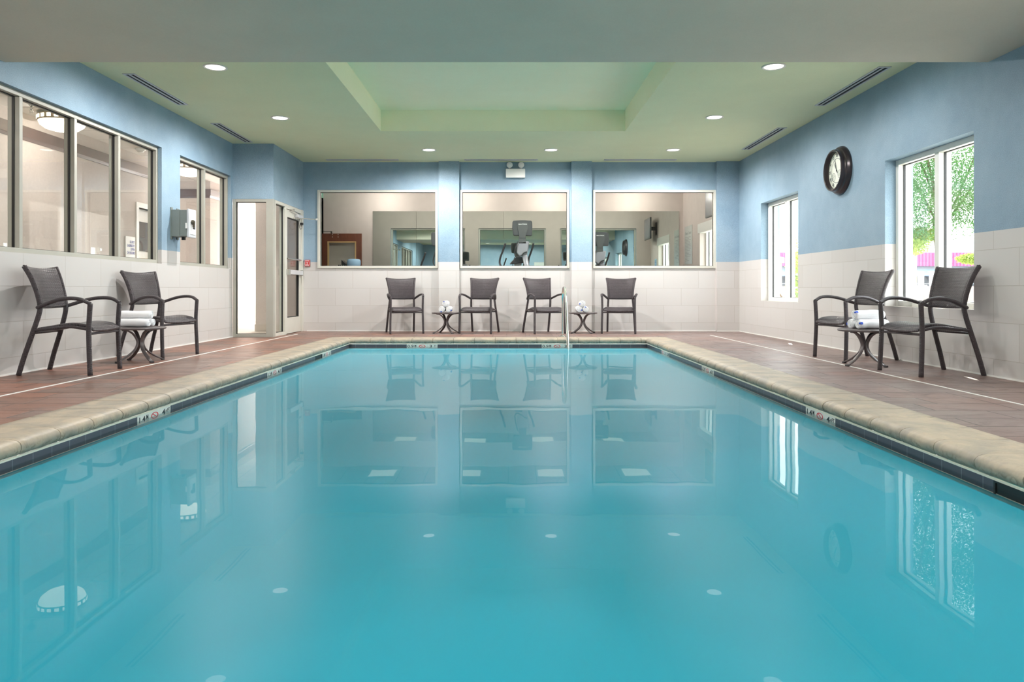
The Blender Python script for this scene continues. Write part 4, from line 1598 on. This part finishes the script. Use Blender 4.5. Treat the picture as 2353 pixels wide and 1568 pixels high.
def elliptical(x, y, sc, label):
    root = thing('exercise_machine', label, 'exercise machine', (x, y, 0), 0, 'exercise machines in the gym')

    def P(pts):
        return [(p[0] * sc, p[1] * sc) for p in pts]
    b = MB()
    out = P([(-.185, 2.0), (-.17, 2.025), (-.05, 2.035), (.05, 2.035), (.17, 2.025), (.185, 2.0), (.19, 1.90), (.185, 1.76), (.17, 1.74), (.10, 1.745), (-.10, 1.745), (-.15, 1.745), (-.17, 1.76), (-.19, 1.90)])
    b.prism(out, 1, 0, .11 * sc)
    head = b.build('console', M['machine_dark'], root, bevel=.012)
    b = MB()
    b.prism(P([(-.085, 1.99), (.10, 1.99), (.105, 1.93), (.10, 1.86), (.065, 1.78), (.06, 1.70), (-.055, 1.70), (-.06, 1.78), (-.085, 1.86), (-.09, 1.93)]), 1, -.02 * sc, .0)
    b.prism(P([(-.06, 1.75), (.06, 1.75), (.07, 1.60), (-.07, 1.60)]), 1, -.01 * sc, .08 * sc)
    b.build('console_neck', M['machine_mid'], root, bevel=.006, merge=False)
    text_obj('lettering', 'MATRIX', .040 * sc, M['letter_white'], Vector((.008, -.0215 * sc, 1.955 * sc)), FACE_CAM, head, .001, 1.12, .75)
    b = MB(); b.box(-.15 * sc, .15 * sc, .11 * sc, .118 * sc, 1.79 * sc, 1.99 * sc); b.build('screen', M['screen'], head)
    b = MB()
    b.prism(P([(-.075, 1.63), (.12, 1.645), (.13, 1.62), (.115, 1.5), (.09, 1.38), (-.05, 1.36), (-.11, 1.42), (-.10, 1.55)]), 1, -.01, .12 * sc)
    b.build('front_shroud', M['machine_light'], root, bevel=.02)
    b = MB()
    b.sweep(smooth_path([(-.085 * sc, -.02, 1.64 * sc), (-.125 * sc, -.02, 1.52 * sc), (-.14 * sc, -.02, 1.40 * sc), (-.11 * sc, -.02, 1.34 * sc), (-.03 * sc, -.02, 1.36 * sc), (.03 * sc, -.02, 1.42 * sc), (.085 * sc, -.02, 1.44 * sc)]), rrect(.05 * sc, .02), (0, 1, 0))
    b.build('black_trim', M['machine_black'], root)
    b = MB()
    b.sweep([(.03 * sc, .05, 1.44 * sc), (.10 * sc, .03, 1.10 * sc), (.12 * sc, .0, .30 * sc)], rrect(.10 * sc, .10 * sc, .02), (1, 0, 0))
    b.build('column', M['machine_light'], root)
    for sx in (-1, 1):
        b = MB()
        if sx < 0:
            pts = [(-.315, .10, 1.61), (-.36, .12, 1.48), (-.415, .14, 1.33), (-.42, .14, 1.22), (-.36, .10, 1.14), (-.20, .10, 1.02)]
        else:
            pts = [(.215, .10, 1.615), (.18, .12, 1.48), (.13, .14, 1.34), (.115, .14, 1.22), (.12, .10, 1.10), (.12, .10, .95)]
        b.sweep(smooth_path([(p[0] * sc, p[1] * sc, p[2] * sc) for p in pts]), circ(.019 * sc, 10), (0, 1, 0))
        b.build('handlebar', M['machine_black'], root)
    b = MB(); b.prism(P([(-.24, 1.22), (-.13, 1.34), (.02, 1.36), (.03, 1.24), (-.22, 1.215)]), 1, .16 * sc, .26 * sc); b.build('accessory_tray', M['machine_black'], root, bevel=.01)
    b = MB(); b.box(-.28, .28, -.05, .05, 0, .08); b.box(-.06, .06, -.05, 1.0, .02, .12); b.box(-.28, .28, .95, 1.05, 0, .08); b.build('base_frame', M['machine_dark'], root, bevel=.01, merge=False)
    b = MB()
    rows = [[(-.10 * sc, .25 + .25 * math.cos(t), .32 + .25 * math.sin(t)) for t in [2 * PI * i / 28 for i in range(29)]], [(.10 * sc, .25 + .25 * math.cos(t), .32 + .25 * math.sin(t)) for t in [2 * PI * i / 28 for i in range(29)]]]
    b.grid(rows); b.add(rows[0][:-1], [tuple(range(28))]); b.add(rows[1][:-1], [tuple(range(28))])
    b.build('drive_housing', M['machine_dark'], root)
    return root


elliptical(.262, 13.68, 1.0, 'tall grey exercise machine seen whole through the middle gym window')
elliptical(1.69, 13.50, .885, 'grey exercise machine half hidden at the left edge of the right gym window')
elliptical(-1.26, 13.50, .885, 'grey exercise machine mostly hidden by the pilaster right of the left gym window')

# television on the right wall of the gym
root = thing('wall_television', 'grey flat television on a wall arm in the gym, high at the right', 'television', (3.90, 13.8, 2.12))
b = MB(); b.box(-.07, -.03, -.42, .42, 0, .58); tv = b.build('tv_body', M['machine_dark'], root, bevel=.006)
b = MB(); b.box(-.073, -.070, -.40, .40, .03, .56); b.build('screen', M['tv_screen'], tv)
b = MB(); b.box(-.03, .145, .10, .16, .24, .34); b.box(.145, .158, .04, .22, .12, .46); b.build('wall_bracket', M['machine_black'], root, merge=False)

root = thing('fitness_center_sign', 'pale glass sign with grey text lines on the gym right wall', 'sign', (GX1, 16.45, 1.31))
b = MB(); b.box(-.012, -.004, -.33, .33, 0, .86); pl = b.build('sign_panel', M['sign_glass'], root)
text_obj('heading', 'Fitness Center', .095, M['grey_ink'], Vector((-.0125, 0, .70)), ON_RIGHT, pl, .0008, .95, 1)
b = MB()
rnd = random.Random(4)
for i in range(17):
    w_ = rnd.choice((.52, .50, .34, .44, .2))
    b.box(-.0132, -.0122, .28 - w_, .28, .60 - i * .033, .612 - i * .033)
b.build('text_lines', M['grey_ink'], pl, merge=False)
root = thing('blue_notice', 'small light blue notice on the gym right wall, seen in the mirror', 'sign', (GX1, 13.85, 1.30))
b = MB(); b.box(-.008, 0, -.12, .12, 0, .28); nb = b.build('notice_panel', M['sign_blue'], root)
b = MB()
for i in range(5):
    b.box(-.0092, -.0082, -.09, .09, .05 + i * .042, .066 + i * .042)
b.build('text_lines', M['blue_ink'], nb, merge=False)

# open wooden door with a large pane, standing against the gym's far wall
root = thing('wooden_door', 'red brown wooden door with a maple framed pane, open against the gym wall', 'door', (-4.29, 16.86, 0))
b = MB()
W_, H_ = .91, 2.03
b.box(0, .135, -.02, .02, .01, H_); b.box(W_ - .135, W_, -.02, .02, .01, H_)
b.box(.135, W_ - .135, -.02, .02, H_ - .19, H_); b.box(.135, W_ - .135, -.02, .02, .01, .30)
b.build('door_leaf', M['wood'], root, merge=False)
b = MB()
for (a, c, d, e) in ((.125, .155, .30, H_ - .18), (W_ - .155, W_ - .125, .30, H_ - .18), (.155, W_ - .155, H_ - .21, H_ - .18), (.155, W_ - .155, .29, .32)):
    b.box(a, c, -.028, .028, d, e)
b.build('glazing_bead', M['maple'], root, merge=False)
b = MB(); b.box(.155, W_ - .155, -.003, .003, .32, H_ - .21); b.build('pane', M['glass'], root)
b = MB()
for x in (.24, .37):
    for z in (H_ - .025, H_ - .08):
        b.lathe([(.008, -.021), (.008, -.024), (.001, -.026)], 10, axis=1, c=(x, 0, z))
b.build('closer_bolts', M['white'], root, merge=False)
b = MB(); b.sweep([(.0, -.03, H_ + .05), (.22, -.03, H_ + .045)], rrect(.012, .01), (0, 1, 0)); b.box(.205, .235, -.04, -.02, H_ - .0, H_ + .05); b.build('closer_arm', M['chrome'], root, merge=False)

# water dispenser with its blue bottle
root = thing('water_cooler', 'white water cooler carrying a blue bottle behind the left gym window', 'water cooler', (-3.085, 14.6, 0))
b = MB(); b.box(-.15, .15, -.15, .15, 0, .98); b.build('cooler_body', M['white_plastic'], root, bevel=.02)
b = MB(); b.box(-.10, .10, -.17, -.15, .62, .82); b.build('tap_panel', M['machine_mid'], root, bevel=.005)
b = MB(); b.lathe([(.03, .98), (.05, 1.0), (.125, 1.06), (.137, 1.10), (.137, 1.19), (.131, 1.20), (.131, 1.22), (.137, 1.23), (.137, 1.30), (.125, 1.335), (.09, 1.345), (.001, 1.345)], 36)
b.build('water_bottle', mat('blue_bottle_plastic', lin(150, 184, 212), .15, spec=.6), root)
root = thing('wedge_stand', 'black wedge shaped stand left of the water cooler in the gym', 'stand', (-3.36, 15.4, 0))  # plain wedge stand put in for a dark sloped shape
b = MB(); b.prism([(-.13, 0), (.14, 0), (.14, 1.13), (-.13, 1.36)], 1, -.12, .12); b.build('stand_body', M['black_plastic'], root, bevel=.004)
b = MB(); b.box(-.15, .16, -.14, .14, 0, .03); b.build('foot_plate', M['machine_dark'], root)
b = MB(); b.box(-3.40, -3.25, 14.46, 14.72, 0, 1.155); tag(b.build('cup_stand', M['white']), 'white stand for cups left of the water cooler', 'stand')
for i, xx in enumerate((-3.365, -3.285)):
    b = MB(); b.lathe([(.022, 0), (.030, .075), (.028, .075), (.020, .004), (.001, .004)], 18)
    o = b.build('plastic_cup', glass_material('clear_cup', (.85, .9, .94, 1)))
    o.location = (xx, 14.58, 1.155)
    tag(o, ('clear plastic cup left of the water bottle, outer one', 'clear plastic cup left of the water bottle, inner one')[i], 'cup', 'cups by the water cooler')

# things on the pool room's front wall, seen only in the gym mirror
root = thing('pool_rules_board', 'pale framed pool rules board on the wall behind the camera, seen in the mirror', 'sign', (1.75, YN, 1.45))
b = MB(); b.box(-.45, .45, 0, .02, 0, .65); bp_ = b.build('board_panel', M['sign_glass'], root)
b = MB(); b.box(-.47, .47, 0, .03, -.02, 0); b.box(-.47, .47, 0, .03, .65, .67); b.box(-.47, -.45, 0, .03, 0, .65); b.box(.45, .47, 0, .03, 0, .65); b.build('board_frame', M['alu'], root, merge=False)


# ------------------------------------------------------------------ outdoors
b = MB(); b.box(4.35, 90, -30, 130, -.3, -.12); tag(b.build('ground', M['ground']), kind='structure')


def pillar(xr, y, ztop, label):
    root = thing('gate_pillar', label, 'pillar', (xr - .35, y, -.12), 0, 'stucco pillars outside')
    b = MB(); b.box(-.35, .35, -.35, .35, 0, ztop - .28); b.build('shaft', M['stucco'], root, bevel=.01)
    b = MB()
    z = ztop - .28 + .12
    b.box(-.42, .42, -.42, .42, z - .12, z + .08)
    b.add([(-.42, -.42, z + .08), (.42, -.42, z + .08), (.42, .42, z + .08), (-.42, .42, z + .08), (0, 0, z + .24)], [(0, 1, 4), (1, 2, 4), (2, 3, 4), (3, 0, 4)])
    b.build('cap', M['stucco_cap'], root, merge=False)


pillar(10.98, 20.0, 2.25, 'beige stucco pillar with a sloped cap outside the near right window')
pillar(10.35, 28.0, 2.15, 'beige stucco pillar with a sloped cap outside the far right window')

bd = thing('shop_building', 'low building with a red corrugated fascia far outside the right windows', 'building', (34, 60, -.12))
b = MB()
zz0, zz1 = 2.80, 3.92
n = 150
rows = [[], []]
for i in range(n * 4 + 1):
    x = -18 + i * .07
    d = -.10 if (i % 4) in (0, 1) else 0
    rows[0].append((x, -.2 + d, zz0)); rows[1].append((x, -.2 + d, zz1))
b.grid(rows, smooth=False); b.build('red_fascia', M['redmetal'], bd)
b = MB(); b.box(-18, 24, -.2, 8, zz1, zz1 + .15); b.build('roof_edge', M['white'], bd)
b = MB(); b.box(-18, 24, 0, 8, 0, zz1); b.build('facade', M['shade_grey'], bd)
b = MB(); b.prism([(-.2, 2.55), (-.2, 2.45), (-2.6, 1.95), (-2.6, 2.05)], 0, -14, 20); b.build('awning', M['awning'], bd)
b = MB(); b.box(-18, 24, -5.2, -5.0, 0, 1.15); b.build('low_wall', M['brick_grey'], bd)
b = MB()
b.box(-18, 24, -5.13, -5.07, 1.95, 2.0); b.box(-18, 24, -5.13, -5.07, 1.3, 1.34)
for i in range(22):
    b.box(-18 + i * 2, -17.94 + i * 2, -5.13, -5.07, 1.15, 1.95)
b.build('railing', M['shade_grey'], bd, merge=False)
for i, xx in enumerate((31.2, 32.0, 32.9)):
    root = thing('patio_chair', ('white patio chair outside the near window, left of three', 'white patio chair outside the near window, middle of three', 'white patio chair outside the near window, right of three')[i], 'chair', (xx, 56.5, -.12), 0, 'white patio chairs outside')
    b = MB(); b.box(-.25, .25, -.25, .25, 1.15, 1.22); b.box(-.25, .25, .2, .26, 1.22, 2.3)
    b.build('seat_shell', M['white_plastic'], root, bevel=.02, merge=False)
    b = MB()
    for q in (-.22, .20):
        for w_ in (-.22, .2):
            b.box(q, q + .03, w_, w_ + .03, 0, 1.15)
    b.build('frame', M['white_plastic'], root, merge=False)


def tree(name, loc, label, cat, blobs, nleaf, size, trunk, mats_, seed):
    rnd = random.Random(seed)
    root = thing(name, label, cat, loc)
    if trunk:
        b = MB()
        b.sweep(smooth_path([(0, 0, 0), (.05, 0, trunk * .4), (-.04, .05, trunk * .75), (0, 0, trunk)]), circ(.075, 10), (1, 0, 0), scales=None)
        for i in range(9):
            a = rnd.uniform(0, 6.28)
            r = rnd.uniform(.8, 1.4)
            b.sweep(smooth_path([(0, 0, trunk * .75), (r * .4 * math.cos(a), r * .4 * math.sin(a), trunk * 1.05), (r * math.cos(a), r * math.sin(a), trunk * 1.3 + rnd.uniform(-.1, .8))]), circ(.018, 6), (1, 0, 0))
        b.build('trunk', M['bark'], root, merge=False)
    for gi, (blist, mm, nm) in enumerate(blobs):
        b = MB()
        tot = sum(q[3] * q[4] * q[5] for q in blist)
        for (cx, cy, cz, rx, ry, rz_) in blist:
            for _ in range(int(nleaf * rx * ry * rz_ / tot) if gi == 0 else int(nleaf * .12 / len(blist))):
                # clumped leaves: pick a clump centre then a leaf around it
                while True:
                    p = Vector((rnd.uniform(-1, 1), rnd.uniform(-1, 1), rnd.uniform(-1, 1)))
                    if p.length < 1:
                        break
                q = Vector((math.floor(p.x * 4 + .5) / 4, math.floor(p.y * 4 + .5) / 4, math.floor(p.z * 5 + .5) / 5))
                p = p * .55 + q * .45 + Vector((rnd.gauss(0, .05), rnd.gauss(0, .05), rnd.gauss(0, .05)))
                c = Vector((cx + p.x * rx, cy + p.y * ry, cz + p.z * rz_))
                R = Matrix.Rotation(rnd.uniform(0, 6.28), 3, 'Z') @ Matrix.Rotation(rnd.uniform(-1.1, 1.1), 3, 'X') @ Matrix.Rotation(rnd.uniform(-1, 1), 3, 'Y')
                s_ = size * rnd.uniform(.6, 1.3)
                b.add([c + R @ Vector(v_) for v_ in ((-s_ * .35, 0, 0), (0, -s_, 0), (s_ * .35, 0, 0), (0, s_ * .8, 0))], [(0, 1, 2, 3)])
        b.build(nm, mm, root, merge=False)
    return root


tree('leafy_tree', (7.93, 13.4, -.12), 'green leafy tree filling the near right window', 'tree',
     [([(.2, 0, 3.3, 1.45, 1.3, 1.5), (-.55, -.3, 2.5, .8, .9, .85), (1.1, 0, 2.75, .6, .8, .6), (0, 0, 4.6, 1.3, 1.2, .9), (.5, -.5, 2.35, .5, .5, .5)], M['leaf'], 'foliage'),
      ([(-.75, -.2, 1.62, .38, .35, .16), (-.35, .1, 1.85, .35, .3, .16), (.62, 0, 1.42, .30, .3, .10)], M['leaf_yellow'], 'yellow_foliage')],
     85000, .027, 2.6, None, 5)
tree('tall_shrub', (6.42, 16.2, -.12), 'yellow green shrub outside the far right window', 'shrub',
     [([(0, 0, 1.25, .26, .3, .75)], M['leaf_yellow'], 'foliage'), ([(0, 0, .75, .26, .3, .5)], M['leaf'], 'lower_foliage')], 2600, .034, .4, None, 9)
